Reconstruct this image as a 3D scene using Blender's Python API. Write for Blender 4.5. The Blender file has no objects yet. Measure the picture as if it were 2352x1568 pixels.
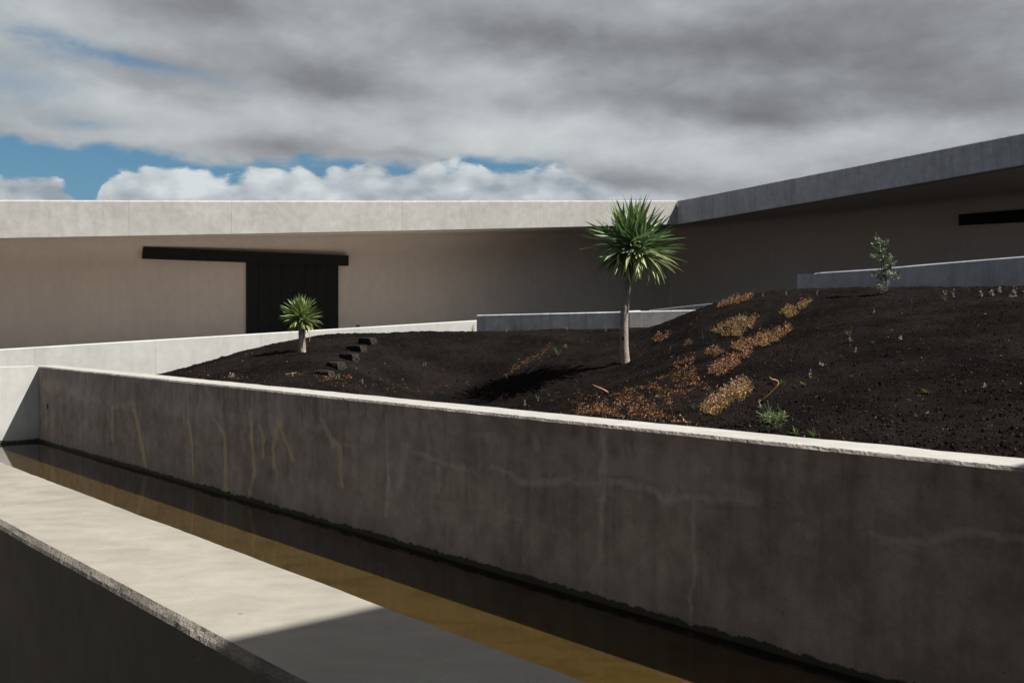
import bpy, math, random
import numpy as np
from mathutils import Vector, Matrix
random.seed(7); rng = np.random.default_rng(7)
scene = bpy.context.scene
COL = scene.collection

# ------------------------------------------------------------------ camera, light, exposure
F, CX, HY, EZ = 2300.0, 1176.0, 745.0, 1.70       # focal length / centre column / horizon row of the survey photo (2352 wide); eye height
cam = bpy.data.cameras.new('camera'); camo = bpy.data.objects.new('camera', cam); COL.objects.link(camo)
camo.location = (0, 0, EZ); camo.rotation_euler = (math.radians(90), 0, 0)
cam.sensor_width = 36; cam.lens = 36 * F / 2352; cam.shift_y = (HY - 784) / 2352
cam.clip_start = 0.05; cam.clip_end = 3000
scene.camera = camo
EXPO = 1.6
scene.view_settings.view_transform = 'Standard'; scene.view_settings.look = 'None'
scene.view_settings.gamma = 1; scene.view_settings.use_curve_mapping = False
scene.view_settings.exposure = EXPO

scene.cycles.max_bounces = 6; scene.cycles.diffuse_bounces = 4; scene.cycles.glossy_bounces = 3; scene.cycles.transparent_max_bounces = 8
U = (-0.80, 0.185)                                 # horizontal travel of sunlight per metre of fall
sd = Vector((U[0], U[1], -1)).normalized()
sun = bpy.data.lights.new('sun', 'SUN'); sun.energy = 5.0; sun.angle = math.radians(0.53); sun.color = (1.0, 0.95, 0.875)
suno = bpy.data.objects.new('sun', sun); COL.objects.link(suno)
suno.rotation_euler = sd.to_track_quat('-Z', 'Y').to_euler(); suno.location = (20, -8, 30)
SUN_EL = math.asin(-sd.z); SUN_AZ = math.atan2(-sd.x, -sd.y)   # azimuth from +Y towards +X


class NT:
    """small node-tree helper"""
    def __init__(s, tree): s.t = tree; s.n = tree.nodes; s.l = tree.links
    def new(s, typ, **kw):
        n = s.n.new(typ)
        for k, v in kw.items(): setattr(n, k, v)
        return n
    def put(s, sock, v):
        if isinstance(v, bpy.types.NodeSocket): s.l.new(v, sock)
        elif isinstance(v, (tuple, list)) and len(v) == 3 and sock.type == 'RGBA': sock.default_value = (*v, 1)
        else: sock.default_value = v
    def m(s, op, a, b=0.0, c=0.0, clamp=False):
        n = s.new('ShaderNodeMath', operation=op, use_clamp=clamp)
        s.put(n.inputs[0], a); s.put(n.inputs[1], b)
        if len(n.inputs) > 2: s.put(n.inputs[2], c)
        return n.outputs[0]
    def mix(s, f, a, b, mode='MIX'):
        n = s.new('ShaderNodeMix', data_type='RGBA', blend_type=mode)
        s.put(n.inputs[0], f); s.put(n.inputs[6], a); s.put(n.inputs[7], b)
        return n.outputs[2]
    def ss(s, v, lo, hi, a=0.0, b=1.0):
        n = s.new('ShaderNodeMapRange', interpolation_type='SMOOTHSTEP', clamp=True)
        s.put(n.inputs[0], v); s.put(n.inputs[1], lo); s.put(n.inputs[2], hi); s.put(n.inputs[3], a); s.put(n.inputs[4], b)
        return n.outputs[0]
    def noise(s, vec, scale, detail=4, rough=0.55, dist=0.0):
        n = s.new('ShaderNodeTexNoise'); s.put(n.inputs['Vector'], vec)
        n.inputs['Scale'].default_value = scale; n.inputs['Detail'].default_value = detail
        n.inputs['Roughness'].default_value = rough; n.inputs['Distortion'].default_value = dist
        return n.outputs['Fac']
    def comb(s, x, y, z=0.0):
        n = s.new('ShaderNodeCombineXYZ'); s.put(n.inputs[0], x); s.put(n.inputs[1], y); s.put(n.inputs[2], z); return n.outputs[0]
    def scale(s, v, sc):
        n = s.new('ShaderNodeVectorMath', operation='MULTIPLY'); s.put(n.inputs[0], v); n.inputs[1].default_value = sc; return n.outputs[0]
    def curve(s, v, pts, lo=0.0, hi=1.0):
        """piecewise curve v in [lo,hi] -> value 0..1"""
        n = s.new('ShaderNodeFloatCurve'); s.put(n.inputs['Value'], v)
        c = n.mapping.curves[0]
        n.mapping.extend = 'HORIZONTAL'
        c.points[0].location = pts[0]; c.points[1].location = pts[-1]
        for p in pts[1:-1]: c.points.new(*p)
        n.mapping.update()
        return n.outputs[0]


# ------------------------------------------------------------------ world: Nishita sky with two procedural cloud decks
world = bpy.data.worlds.new('World'); scene.world = world; world.use_nodes = True
w = NT(world.node_tree); w.n.clear()
WS = 0.10                                           # background strength
tc = w.new('ShaderNodeTexCoord'); sep = w.new('ShaderNodeSeparateXYZ'); w.l.new(tc.outputs['Generated'], sep.inputs[0])
X_, Y_, Z_ = sep.outputs
az = w.m('ARCTAN2', X_, Y_)
hl = w.m('SQRT', w.m('ADD', w.m('MULTIPLY', X_, X_), w.m('MULTIPLY', Y_, Y_)))
tel = w.m('DIVIDE', w.m('MAXIMUM', Z_, -0.05), w.m('MAXIMUM', hl, 0.02))    # tangent of elevation
el = w.m('ARCTAN2', Z_, hl)
SP = w.comb(w.m('MULTIPLY', az, 1.0), w.m('MULTIPLY', w.m('MINIMUM', el, 1.3), 1.9), w.m('MULTIPLY', w.m('COSINE', az), 0.3))
def AE(x, y):                                       # survey photo pixel -> azimuth, tan(elevation)
    a = math.atan((x - CX) / F); return a, (HY - y) / F * math.cos(a)
sky = w.new('ShaderNodeTexSky', sky_type='NISHITA', sun_disc=False, sun_elevation=SUN_EL, sun_rotation=SUN_AZ)
sky.air_density = 1.0; sky.dust_density = 1.3; sky.ozone_density = 1.6
n1 = w.noise(SP, 4.2, 5, 0.5, 0.35); n2 = w.noise(w.scale(SP, (1, 1.25, 1)), 11, 6, 0.55, 0.3); n3 = w.noise(SP, 30, 6, 0.55, 0.1)
c1 = w.m('SUBTRACT', n1, 0.5); c2 = w.m('SUBTRACT', n2, 0.5); c3 = w.m('SUBTRACT', n3, 0.5)
c4 = w.m('SUBTRACT', w.noise(w.scale(SP, (1.0, 1.0, 1.3)), 15, 6, 0.58, 0.15), 0.5)
wob = w.noise(w.scale(SP, (1, 1, 1)), 7, 4, 0.55)
azw = w.m('ADD', az, w.m('MULTIPLY', w.m('SUBTRACT', wob, 0.5), 0.07)); 
wob2 = w.noise(w.scale(SP, (1.1, 1.0, 2)), 9.3, 4, 0.55)
telw = w.m('ADD', tel, w.m('MULTIPLY', w.m('SUBTRACT', wob2, 0.5), 0.035))
def blob(x, y, rx, ry, amp, tilt=0.0):              # a soft cloud lump at a sky direction
    a, e = AE(x, y)
    dx = w.m('MULTIPLY', w.m('SUBTRACT', azw, a), F / rx)
    dyb = w.m('SUBTRACT', telw, e)
    if tilt: dyb = w.m('SUBTRACT', dyb, w.m('MULTIPLY', w.m('SUBTRACT', azw, a), tilt))
    dy = w.m('MULTIPLY', dyb, F / ry)
    r2 = w.m('ADD', w.m('MULTIPLY', dx, dx), w.m('MULTIPLY', dy, dy))
    return w.m('MULTIPLY', w.m('POWER', 2.718, w.m('MULTIPLY', r2, -1.0)), amp)
def total(lst):
    r = lst[0]
    for q in lst[1:]: r = w.m('ADD', r, q)
    return r
dark = total([blob(500, 15, 150, 55, .55), blob(770, 205, 270, 50, .62, -.22), blob(640, 335, 120, 26, .75), blob(800, 165, 110, 40, .3),
              blob(1090, 70, 260, 55, .45, -.1), blob(1420, 120, 230, 60, .45, -.1), blob(1830, 118, 250, 50, .62, -.12), blob(2230, 170, 300, 120, .48),
              blob(1560, 235, 300, 45, .55), blob(1800, 270, 160, 26, .45), blob(2300, 250, 200, 45, .35), blob(1480, 420, 170, 34, .42), blob(980, 300, 60, 20, .15),
              blob(330, 190, 200, 26, .22, -.3), blob(2050, 30, 350, 60, .45), blob(920, 350, 120, 14, .3)])
bright = total([blob(1080, 300, 270, 60, .62), blob(1290, 285, 170, 45, .3), blob(2130, 290, 280, 45, .6), blob(180, 60, 220, 70, .30),
                blob(330, 245, 330, 50, .42, -.15), blob(300, 305, 240, 20, .30), blob(1680, 385, 170, 38, .45), blob(1100, 170, 180, 40, .28), blob(1440, 350, 300, 30, .3), blob(880, 250, 90, 30, .18),
                blob(650, 270, 160, 30, .3)])
val = w.m('ADD', w.m('SUBTRACT', bright, dark), w.m('ADD', w.m('MULTIPLY', c1, 0.50), w.m('ADD', w.m('ADD', w.m('MULTIPLY', c2, 0.75), w.m('MULTIPLY', c4, 0.8)), w.m('MULTIPLY', c3, 0.24))))
# the deck gets heavier and darker towards the right of the view, thinner to the left
val = w.m('ADD', val, w.ss(az, 0.55, -0.45, -0.14, 0.04))
cr = w.new('ShaderNodeValToRGB'); w.put(cr.inputs[0], w.m('ADD', w.m('MULTIPLY', val, 0.50), 0.54, clamp=True))
e = cr.color_ramp.elements
e[0].position = 0.0; e[0].color = (.145, .148, .160, 1); e[1].position = 1.0; e[1].color = (.60, .635, .64, 1)
for p, c in ((.25, (.225, .233, .252, 1)), (.5, (.345, .362, .378, 1)), (.75, (.475, .503, .512, 1))):
    k = cr.color_ramp.elements.new(p); k.color = c
strat_col = cr.outputs[0]
# coverage of the upper deck: a lower edge that follows the sky direction, plus thin places
def ycurve(pts):                                    # (x, y) of the survey photo -> curve node of tan(el) over azimuth
    out = []
    for x, y in pts:
        a, t = AE(x, y); out.append(((a + 0.8) / 1.6, t / 0.4))
    return w.m('MULTIPLY', w.curve(w.m('DIVIDE', w.m('ADD', az, 0.8), 1.6, clamp=True), out), 0.4)
edge = ycurve([(-900, 340), (0, 324), (220, 340), (330, 356), (450, 374), (640, 384), (740, 376), (900, 396), (1050, 370), (1200, 376), (1300, 400), (1400, 440), (1560, 470), (1800, 600), (2400, 640), (3200, 560)])
cov1 = w.ss(w.m('ADD', w.m('SUBTRACT', tel, edge), w.m('ADD', w.m('MULTIPLY', c2, 0.030), w.m('MULTIPLY', c3, 0.022))), -0.004, 0.010)
thin = total([blob(60, 80, 80, 30, .55, -.4), blob(240, 118, 110, 22, .62, -.25), blob(20, 190, 120, 60, .32), blob(190, 285, 60, 10, .4), blob(400, 160, 120, 16, .3, -.2)])
away = w.ss(w.m('ABSOLUTE', w.m('SUBTRACT', az, 0.1)), 0.6, 1.5)               # outside the view the deck breaks up with gaps of blue
hole = w.m('ADD', thin, w.m('MULTIPLY', w.ss(w.m('ADD', c1, w.m('MULTIPLY', c2, .5)), -0.04, 0.12), w.m('MULTIPLY', away, 0.9)))
hole = w.m('MULTIPLY', hole, w.ss(c2, 0.16, -0.06, 0.35, 1.15))
cov1 = w.m('MULTIPLY', cov1, w.m('SUBTRACT', 1.0, hole, clamp=True))
# lower cumulus bank with billowing tops
vo = w.new('ShaderNodeTexVoronoi', feature='SMOOTH_F1'); dsp = w.noise(SP, 26, 4, 0.6)
w.put(vo.inputs['Vector'], w.comb(w.m('ADD', az, w.m('MULTIPLY', w.m('SUBTRACT', dsp, .5), .05)), w.m('ADD', w.m('MULTIPLY', tel, 1.25), w.m('MULTIPLY', w.m('SUBTRACT', w.noise(SP, 21, 4, .6), .5), .04))))
vo.inputs['Scale'].default_value = 15; vo.inputs['Smoothness'].default_value = .35; vo.inputs['Randomness'].default_value = 1
bil = w.m('SUBTRACT', 0.45, vo.outputs['Distance'])
vo2 = w.new('ShaderNodeTexVoronoi', feature='SMOOTH_F1'); w.put(vo2.inputs['Vector'], w.comb(az, w.m('MULTIPLY', tel, 1.2), w.m('MULTIPLY', dsp, .07)))
vo2.inputs['Scale'].default_value = 42; vo2.inputs['Smoothness'].default_value = .4
bil2 = w.m('SUBTRACT', 0.4, vo2.outputs['Distance'])
top = ycurve([(-900, 400), (-60, 418), (60, 400), (150, 408), (205, 470), (240, 410), (300, 374), (360, 358), (430, 378), (500, 394), (570, 376), (660, 374), (720, 380), (800, 368), (900, 366), (1100, 370), (1250, 378), (1400, 392), (1500, 400), (3200, 400)])
cud = w.m('SUBTRACT', top, tel)
cud = w.m('ADD', cud, w.m('ADD', w.m('MULTIPLY', bil, 0.034), w.m('ADD', w.m('MULTIPLY', bil2, 0.014), w.m('MULTIPLY', c3, 0.022))))
cov2 = w.ss(cud, -0.001, 0.0065)
cush = w.m('ADD', w.m('ADD', w.m('MULTIPLY', bil, 0.75), w.m('MULTIPLY', bil2, .55)), w.m('ADD', w.m('MULTIPLY', c2, 1.5), w.m('MULTIPLY', c3, 1.1)))
cush = w.m('ADD', cush, w.ss(cud, 0.05, 0.0, 0.0, 0.32))
cush = w.m('SUBTRACT', cush, total([blob(1330, 430, 190, 40, .3), blob(60, 430, 110, 40, .45), blob(260, 440, 60, 40, .3)]))
cr2 = w.new('ShaderNodeValToRGB'); w.put(cr2.inputs[0], w.m('ADD', w.m('MULTIPLY', cush, 1.25), .47, clamp=True))
e = cr2.color_ramp.elements
e[0].position = 0; e[0].color = (.30, .345, .39, 1); e[1].position = 1; e[1].color = (.66, .70, .71, 1)
k = cr2.color_ramp.elements.new(.45); k.color = (.46, .50, .53, 1)
KE = 1.0 / (2 ** EXPO) / WS
skyc = w.mix(1.0, sky.outputs[0], (.72, 1.02, 1.06), 'MULTIPLY')
base = w.mix(1.0, skyc, (0.21, 0.225, 0.25), 'MULTIPLY')
cu_c = w.mix(1.0, cr2.outputs[0], (KE, KE, KE), 'MULTIPLY'); st_c = w.mix(1.0, strat_col, (KE, KE, KE), 'MULTIPLY')
both = w.mix(w.m('MULTIPLY', cov2, 0.97), base, cu_c)
both = w.mix(w.m('MULTIPLY', cov1, 0.985), both, st_c)
# overhead and behind the viewer the same deck is seen from underneath: heavier grey
both = w.mix(w.ss(el, 0.33, 0.9, 0.0, 0.85), both, w.mix(1.0, both, (.88, .87, .93), 'MULTIPLY'))
# near the zenith the deck evens out; below the horizon there is only dark land
both = w.mix(w.ss(el, 0.8, 1.15), both, (.27 * KE, .275 * KE, .285 * KE))
# thin cloud around the sun (high on the right, behind the viewer) scatters its light and glows
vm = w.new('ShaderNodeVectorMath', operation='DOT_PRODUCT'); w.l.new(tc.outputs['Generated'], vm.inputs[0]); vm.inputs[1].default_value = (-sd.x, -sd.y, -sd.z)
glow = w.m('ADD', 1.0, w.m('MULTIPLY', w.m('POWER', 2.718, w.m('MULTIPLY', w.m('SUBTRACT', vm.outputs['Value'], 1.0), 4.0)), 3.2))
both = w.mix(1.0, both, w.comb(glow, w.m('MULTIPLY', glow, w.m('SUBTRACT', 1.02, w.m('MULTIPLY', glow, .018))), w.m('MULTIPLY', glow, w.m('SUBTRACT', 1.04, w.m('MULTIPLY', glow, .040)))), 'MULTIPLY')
both = w.mix(w.ss(Z_, -0.002, -0.02), both, (.02 * KE, .018 * KE, .016 * KE))
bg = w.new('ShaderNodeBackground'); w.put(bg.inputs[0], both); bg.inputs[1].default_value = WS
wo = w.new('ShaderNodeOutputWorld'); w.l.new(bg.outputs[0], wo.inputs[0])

# ------------------------------------------------------------------ helpers
def P(x, y, Y, dz=0.0):                             # survey pixel at a chosen distance -> point in the place
    return np.array([(x - CX) / F * Y, Y, EZ - (y - HY) / F * Y + dz])
TH = math.atan(2016 / F); CT, ST = math.cos(TH), math.sin(TH)
D = np.array([-ST, CT]); N = np.array([CT, ST])     # along / across the channel
def TA(t, a): return t * D + a * N
def vnoise(x, y, seed=0):
    x = np.asarray(x, float); y = np.asarray(y, float)
    xi = np.floor(x).astype(np.int64); yi = np.floor(y).astype(np.int64); fx = x - xi; fy = y - yi
    fx = fx * fx * (3 - 2 * fx); fy = fy * fy * (3 - 2 * fy)
    def h(a, b):
        v = (a * 374761393 + b * 668265263 + seed * 974634777) & 0xffffffff
        v = ((v ^ (v >> 13)) * 1274126177) & 0xffffffff
        return ((v ^ (v >> 16)) & 0xffff) / 65535.0
    return (h(xi, yi) * (1 - fx) + h(xi + 1, yi) * fx) * (1 - fy) + (h(xi, yi + 1) * (1 - fx) + h(xi + 1, yi + 1) * fx) * fy
def fbm(x, y, seed=0, o=4, g=.5):
    r = 0; a = 1; s = 0
    for i in range(o):
        r = r + a * (vnoise(x * 2 ** i, y * 2 ** i, seed + i * 17) - .5); s += a; a *= g
    return r / s * 2
def mesh_np(name, verts, quads, smooth=False):
    verts = np.asarray(verts, np.float32).reshape(-1, 3); quads = np.asarray(quads, np.int32)
    k = quads.shape[1]
    me = bpy.data.meshes.new(name); me.vertices.add(len(verts)); me.vertices.foreach_set('co', verts.ravel())
    me.loops.add(quads.size); me.loops.foreach_set('vertex_index', quads.ravel())
    me.polygons.add(len(quads)); me.polygons.foreach_set('loop_start', np.arange(0, quads.size, k, dtype=np.int32))
    me.polygons.foreach_set('loop_total', np.full(len(quads), k, np.int32))
    me.polygons.foreach_set('use_smooth', np.full(len(quads), bool(smooth)))
    me.update(calc_edges=True); me.validate(); return me
def grid_quads(m, n, flip=False):
    i = np.arange(m - 1)[:, None] * n + np.arange(n - 1)[None, :]
    q = np.stack([i, i + 1, i + n + 1, i + n], -1).reshape(-1, 4)
    return q[:, ::-1] if flip else q
def link(name, me, mat, parent=None, origin=None):
    """link a mesh whose vertices are in world coordinates; origin = where the object's origin should be"""
    o = bpy.data.objects.new(name, me); COL.objects.link(o)
    if mat is not None and not me.materials: me.materials.append(mat)
    if parent is not None:
        off = Vector(parent.location)
        me.transform(Matrix.Translation(-off)); o.parent = parent
    elif origin is not None:
        me.transform(Matrix.Translation(-Vector(origin))); o.location = origin
    return o
def raw(name, verts, faces, mat, parent=None, origin=None, smooth=False):
    me = bpy.data.meshes.new(name); me.from_pydata([tuple(v) for v in verts], [], [tuple(f) for f in faces]); me.update()
    import bmesh
    bm = bmesh.new(); bm.from_mesh(me); bmesh.ops.recalc_face_normals(bm, faces=bm.faces); bm.to_mesh(me); bm.free()
    if smooth:
        for p in me.polygons: p.use_smooth = True
    return link(name, me, mat, parent, origin)
def thing(name, label, cat, loc, group=None):
    o = bpy.data.objects.new(name, None); COL.objects.link(o); o.location = loc; o.empty_display_size = .2
    return tag(o, label, cat, group)
def tag(o, label, cat, group=None):
    o['label'] = label; o['category'] = cat
    if group: o['group'] = group
    return o
def prism(base, z0, z1):
    """closed prism from a plan polygon; z0/z1 may be lists per corner"""
    n = len(base); z0 = z0 if hasattr(z0, '__len__') else [z0] * n; z1 = z1 if hasattr(z1, '__len__') else [z1] * n
    v = [(b[0], b[1], z) for b, z in zip(base, z0)] + [(b[0], b[1], z) for b, z in zip(base, z1)]
    f = [tuple(range(n))[::-1], tuple(range(n, 2 * n))] + [(i, (i + 1) % n, n + (i + 1) % n, n + i) for i in range(n)]
    return v, f

# ------------------------------------------------------------------ materials
def mat_new(name):
    m = bpy.data.materials.new(name); m.use_nodes = True; t = NT(m.node_tree)
    b = m.node_tree.nodes['Principled BSDF']; return m, t, b
def concrete(name, c0, c1, streak=0.25, mott=0.35, holes=0.5, bump=0.25, rough=0.85, grain=(1, 1, 1), stain=False, algae=None, fine=90):
    m, t, b = mat_new(name)
    pos = t.new('ShaderNodeNewGeometry').outputs['Position']
    a = t.noise(pos, 0.9, 6, .6, .4); bb = t.noise(t.scale(pos, grain), 5.5, 7, .65, .3); c = t.noise(t.scale(pos, grain), fine, 3, .7)
    st = t.noise(t.scale(pos, (1, 1, .07)), 7.0, 5, .6); st2 = t.noise(t.scale(pos, (1, 1, .05)), 22.0, 3, .6)
    f = t.m('ADD', t.m('MULTIPLY', t.ss(a, .36, .64), .6), t.m('MULTIPLY', t.ss(bb, .3, .72), .45))
    col = t.mix(f, c0, c1)
    k = t.m('SUBTRACT', 1.0, t.m('MULTIPLY', t.ss(st, .42, .75), streak))
    k = t.m('MULTIPLY', k, t.m('SUBTRACT', 1.0, t.m('MULTIPLY', t.ss(st2, .52, .8), streak * .7)))
    k = t.m('MULTIPLY', k, t.ss(c, .2, .8, 1 - .22 * mott - .05, 1.06))
    k = t.m('MULTIPLY', k, t.ss(bb, .25, .75, 1 - mott * .5, 1 + mott * .18))
    vo = t.new('ShaderNodeTexVoronoi'); t.put(vo.inputs['Vector'], pos); vo.inputs['Scale'].default_value = 14
    vr = t.noise(pos, 3.1, 2, .5)
    hole = t.m('MULTIPLY', t.ss(vo.outputs['Distance'], .10, .04), t.ss(vr, .52, .6))
    v2 = t.new('ShaderNodeTexVoronoi'); t.put(v2.inputs['Vector'], t.scale(pos, (1, 1, 1))); v2.inputs['Scale'].default_value = 55
    speck = t.m('MULTIPLY', t.ss(v2.outputs['Distance'], .24, .10), t.ss(t.noise(pos, 6.5, 4, .6), .5, .62))
    k = t.m('MULTIPLY', k, t.m('SUBTRACT', 1.0, t.m('MULTIPLY', speck, holes * .45)))
    k = t.m('MULTIPLY', k, t.m('SUBTRACT', 1.0, t.m('MULTIPLY', hole, holes)))
    col = t.mix(1.0, col, t.comb(k, k, k), 'MULTIPLY')
    if stain:
        at = t.new('ShaderNodeAttribute', attribute_name='stain'); sp = t.new('ShaderNodeSeparateColor'); t.l.new(at.outputs['Color'], sp.inputs[0])
        br = t.ss(t.noise(t.scale(pos, (1, 1, .3)), 30, 5, .7), .25, .62, .35, 1.0)
        col = t.mix(t.m('MULTIPLY', t.m('MULTIPLY', sp.outputs[0], br), .52), col, (.38, .345, .33))
        col = t.mix(t.m('MULTIPLY', t.m('MULTIPLY', sp.outputs[1], br), .70), col, (.33, .265, .14))
        col = t.mix(t.m('MULTIPLY', t.m('MULTIPLY', sp.outputs[2], br), .62), col, (.05, .042, .036))
    if algae is not None:
        sx = t.new('ShaderNodeSeparateXYZ'); t.put(sx.inputs[0], pos)
        nz = t.noise(t.scale(pos, (1, 1, .6)), 9, 6, .7); nz0 = t.noise(pos, 1.7, 3, .6)
        lim = t.m('ADD', t.m('MULTIPLY', t.m('SUBTRACT', nz, .4), .10), t.m('ADD', algae + .012, t.m('MULTIPLY', nz0, .03)))
        al = t.ss(t.m('SUBTRACT', sx.outputs[2], lim), .006, -.004)
        damp = t.ss(t.m('SUBTRACT', sx.outputs[2], lim), .30, .0, 0, .22)
        col = t.mix(damp, col, (.10, .088, .07)); col = t.mix(t.m('MULTIPLY', al, .93), col, (.014, .016, .008))
    t.put(b.inputs['Base Color'], col); b.inputs['Roughness'].default_value = rough
    b.inputs['Specular IOR Level'].default_value = 0.25
    bp = t.new('ShaderNodeBump'); bp.inputs['Strength'].default_value = bump; bp.inputs['Distance'].default_value = .012
    t.put(bp.inputs['Height'], t.m('SUBTRACT', t.m('ADD', t.m('MULTIPLY', c, .8), t.m('MULTIPLY', bb, .22)), hole))
    t.l.new(bp.outputs[0], b.inputs['Normal'])
    return m
def plain(name, col, rough=.7, spec=.3, trans=0.0, var=.25, sc=20):
    m, t, b = mat_new(name)
    pos = t.new('ShaderNodeTexCoord').outputs['Object']
    n = t.noise(pos, sc, 4, .6); k = t.ss(n, .25, .75, 1 - var, 1 + var)
    c = t.mix(1.0, col, t.comb(k, k, k), 'MULTIPLY')
    t.put(b.inputs['Base Color'], c); b.inputs['Roughness'].default_value = rough; b.inputs['Specular IOR Level'].default_value = spec
    if trans:
        tr = t.new('ShaderNodeBsdfTranslucent'); t.put(tr.inputs[0], c); mx = t.new('ShaderNodeMixShader'); mx.inputs[0].default_value = trans
        out = m.node_tree.nodes['Material Output']; t.l.new(b.outputs[0], mx.inputs[1]); t.l.new(tr.outputs[0], mx.inputs[2]); t.l.new(mx.outputs[0], out.inputs[0])
    return m
def colattr(name, rough=.75, trans=.25, spec=.25):
    m, t, b = mat_new(name)
    a = t.new('ShaderNodeAttribute', attribute_name='col'); t.l.new(a.outputs['Color'], b.inputs['Base Color'])
    b.inputs['Roughness'].default_value = rough; b.inputs['Specular IOR Level'].default_value = spec
    if trans:
        tr = t.new('ShaderNodeBsdfTranslucent'); t.l.new(a.outputs['Color'], tr.inputs[0]); mx = t.new('ShaderNodeMixShader'); mx.inputs[0].default_value = trans
        out = m.node_tree.nodes['Material Output']; t.l.new(b.outputs[0], mx.inputs[1]); t.l.new(tr.outputs[0], mx.inputs[2]); t.l.new(mx.outputs[0], out.inputs[0])
    return m
ZW = EZ - 1.674                                     # water level
M = {}
M['near'] = concrete('near_wall_concrete', (.118, .109, .091), (.168, .158, .137), streak=0, mott=.17, holes=.55, bump=.12, grain=(1, 1.6, 1), fine=170, algae=ZW)
M['chan'] = concrete('channel_concrete', (.138, .114, .098), (.222, .190, .167), streak=.22, mott=.4, holes=.55, bump=.3, stain=True, algae=ZW)
M['cap'] = concrete('wall_top_concrete', (.185, .181, .170), (.215, .210, .200), streak=0, mott=.22, holes=.5, bump=.4)
M['edge'] = concrete('broken_edge_concrete', (.11, .10, .088), (.19, .172, .152), streak=0, mott=.8, holes=.8, bump=.4, fine=130)
M['white'] = concrete('pale_concrete', (.232, .231, .220), (.262, .262, .252), streak=.10, mott=.10, holes=.3, bump=.1, algae=ZW)
M['fascia'] = concrete('fascia_concrete', (.176, .171, .160), (.208, .206, .199), streak=.07, mott=.2, holes=.35, bump=.1)
M['fascia_r'] = concrete('weathered_fascia_concrete', (.225, .232, .248), (.285, .292, .308), streak=.22, mott=.25, holes=.5, bump=.15)
M['grey'] = concrete('grey_concrete', (.26, .25, .245), (.36, .345, .335), streak=.36, mott=.28, holes=.3, bump=.15)
M['stucco'] = concrete('smooth_render', (.375, .335, .302), (.405, .364, .330), streak=.04, mott=.06, holes=0, bump=.05, rough=.95)
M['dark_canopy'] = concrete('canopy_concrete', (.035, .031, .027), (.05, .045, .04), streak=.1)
M['path'] = concrete('path_concrete', (.36, .32, .28), (.44, .395, .35), streak=0, mott=.2, holes=0)
M['black'] = plain('black_steel', (.0085, .0095, .009), .8, .12, var=.2, sc=4)
M['stone'] = plain('basalt', (.014, .0115, .010), .95, .1, var=.5, sc=18)
M['bark'] = plain('bark', (.15, .125, .11), .9, .15, var=.35, sc=30)
M['leaf'] = plain('dragon_leaf', (.062, .105, .040), .55, .4, .22, var=.3, sc=3)
M['leaf_old'] = plain('dragon_leaf_old', (.20, .225, .085), .55, .4, .22, var=.25, sc=3)
M['leaf_young'] = plain('dragon_leaf_fresh', (.125, .175, .052), .55, .4, .22, var=.3, sc=3)
M['dead'] = plain('dead_leaf', (.26, .13, .06), .7, .25, .2, var=.35, sc=14)
M['col'] = colattr('plant_colours')

# ------------------------------------------------------------------ terrain: garden bank of black volcanic soil
AW, AB, TC = 4.37, 4.70, 15.30                      # far channel wall: face, back, end of the channel
def wallP(x, a=4.78): 
    Y = F * a / (CT * (x + 840)); return Y
ctl = []
def cp(x, y, Y): p = P(x, y, Y); ctl.append((p[0], p[1], p[2]))
def cz(x, Y, z): ctl.append(((x - CX) / F * Y, Y, z + EZ))
for x, z in ((100, -1.15), (250, -.95), (400, -.72), (550, -.68), (700, -.67), (900, -.70), (1100, -.70), (1300, -.66), (1500, -.64), (1800, -.635), (2100, -.63), (2400, -.625), (3000, -.60)): cz(x, wallP(x), z)
for q in ((396, 861, 14.6), (470, 841, 15.2), (517, 824, 15.6), (571, 804, 16.2), (625, 790, 16.8), (735, 776, 17.6), (947, 765.5, 18.2), (1094, 762, 18.2), (1266, 758.5, 17.6), (1408, 757, 17.2), (1519, 753, 16.5), (1565, 733, 16),
          (1615, 710, 15.7), (1653, 694, 15.3), (1728, 680, 14.5), (1859, 677.5, 13.8), (2050, 676, 13.3), (2227, 669, 13.0), (2352, 665, 12.8), (2700, 655, 12.6),
          (1436, 836, 13), (1340, 858, 13.05), (850, 866, 12.8), (695, 811, 13), (800, 838, 12.6), (590, 842, 12.6), (500, 852, 13.4), (1200, 803, 15.4), (1350, 792, 15.4)): cp(*q)
for q in ((1190, 13.3, -.83), (1050, 13.3, -1.00), (1190, 12.4, -1.03), (1050, 12.4, -1.12), (1190, 14.2, -.62), (1080, 14.3, -.74), (1190, 11, -1.02), (1050, 11, -1.02), (1050, 9.5, -.86), (1190, 9, -.85), (950, 12.6, -.92), (1330, 11.5, -.80), (2000, 8.5, -.19), (2352, 8, -.14), (1700, 10, -.27), (1500, 9, -.56), (2800, 8, -.05), (2000, 18, .25), (1600, 21, -.35), (1000, 21.5, -.55), (600, 19.5, -.95), (300, 14.5, -1.05), (0, 17, -1.3), (2800, 18, .3), (250, 18, -1.1)): cz(*q)
ctl = np.array(ctl)
def tps_k(r2): return np.where(r2 > 1e-12, r2 * np.log(np.maximum(r2, 1e-12)), 0)
nC = len(ctl); A = np.zeros((nC + 3, nC + 3))
r2 = ((ctl[:, None, :2] - ctl[None, :, :2]) ** 2).sum(-1); A[:nC, :nC] = tps_k(r2) + np.eye(nC) * .006
A[:nC, nC:] = np.c_[np.ones(nC), ctl[:, :2]]; A[nC:, :nC] = A[:nC, nC:].T
sol = np.linalg.solve(A, np.r_[ctl[:, 2], 0, 0, 0])
gx = np.arange(-14, 14.01, .1); gy = np.arange(2, 24.01, .1)
GX, GY = np.meshgrid(gx, gy, indexing='ij')
HG = sol[nC] + sol[nC + 1] * GX + sol[nC + 2] * GY
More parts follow.
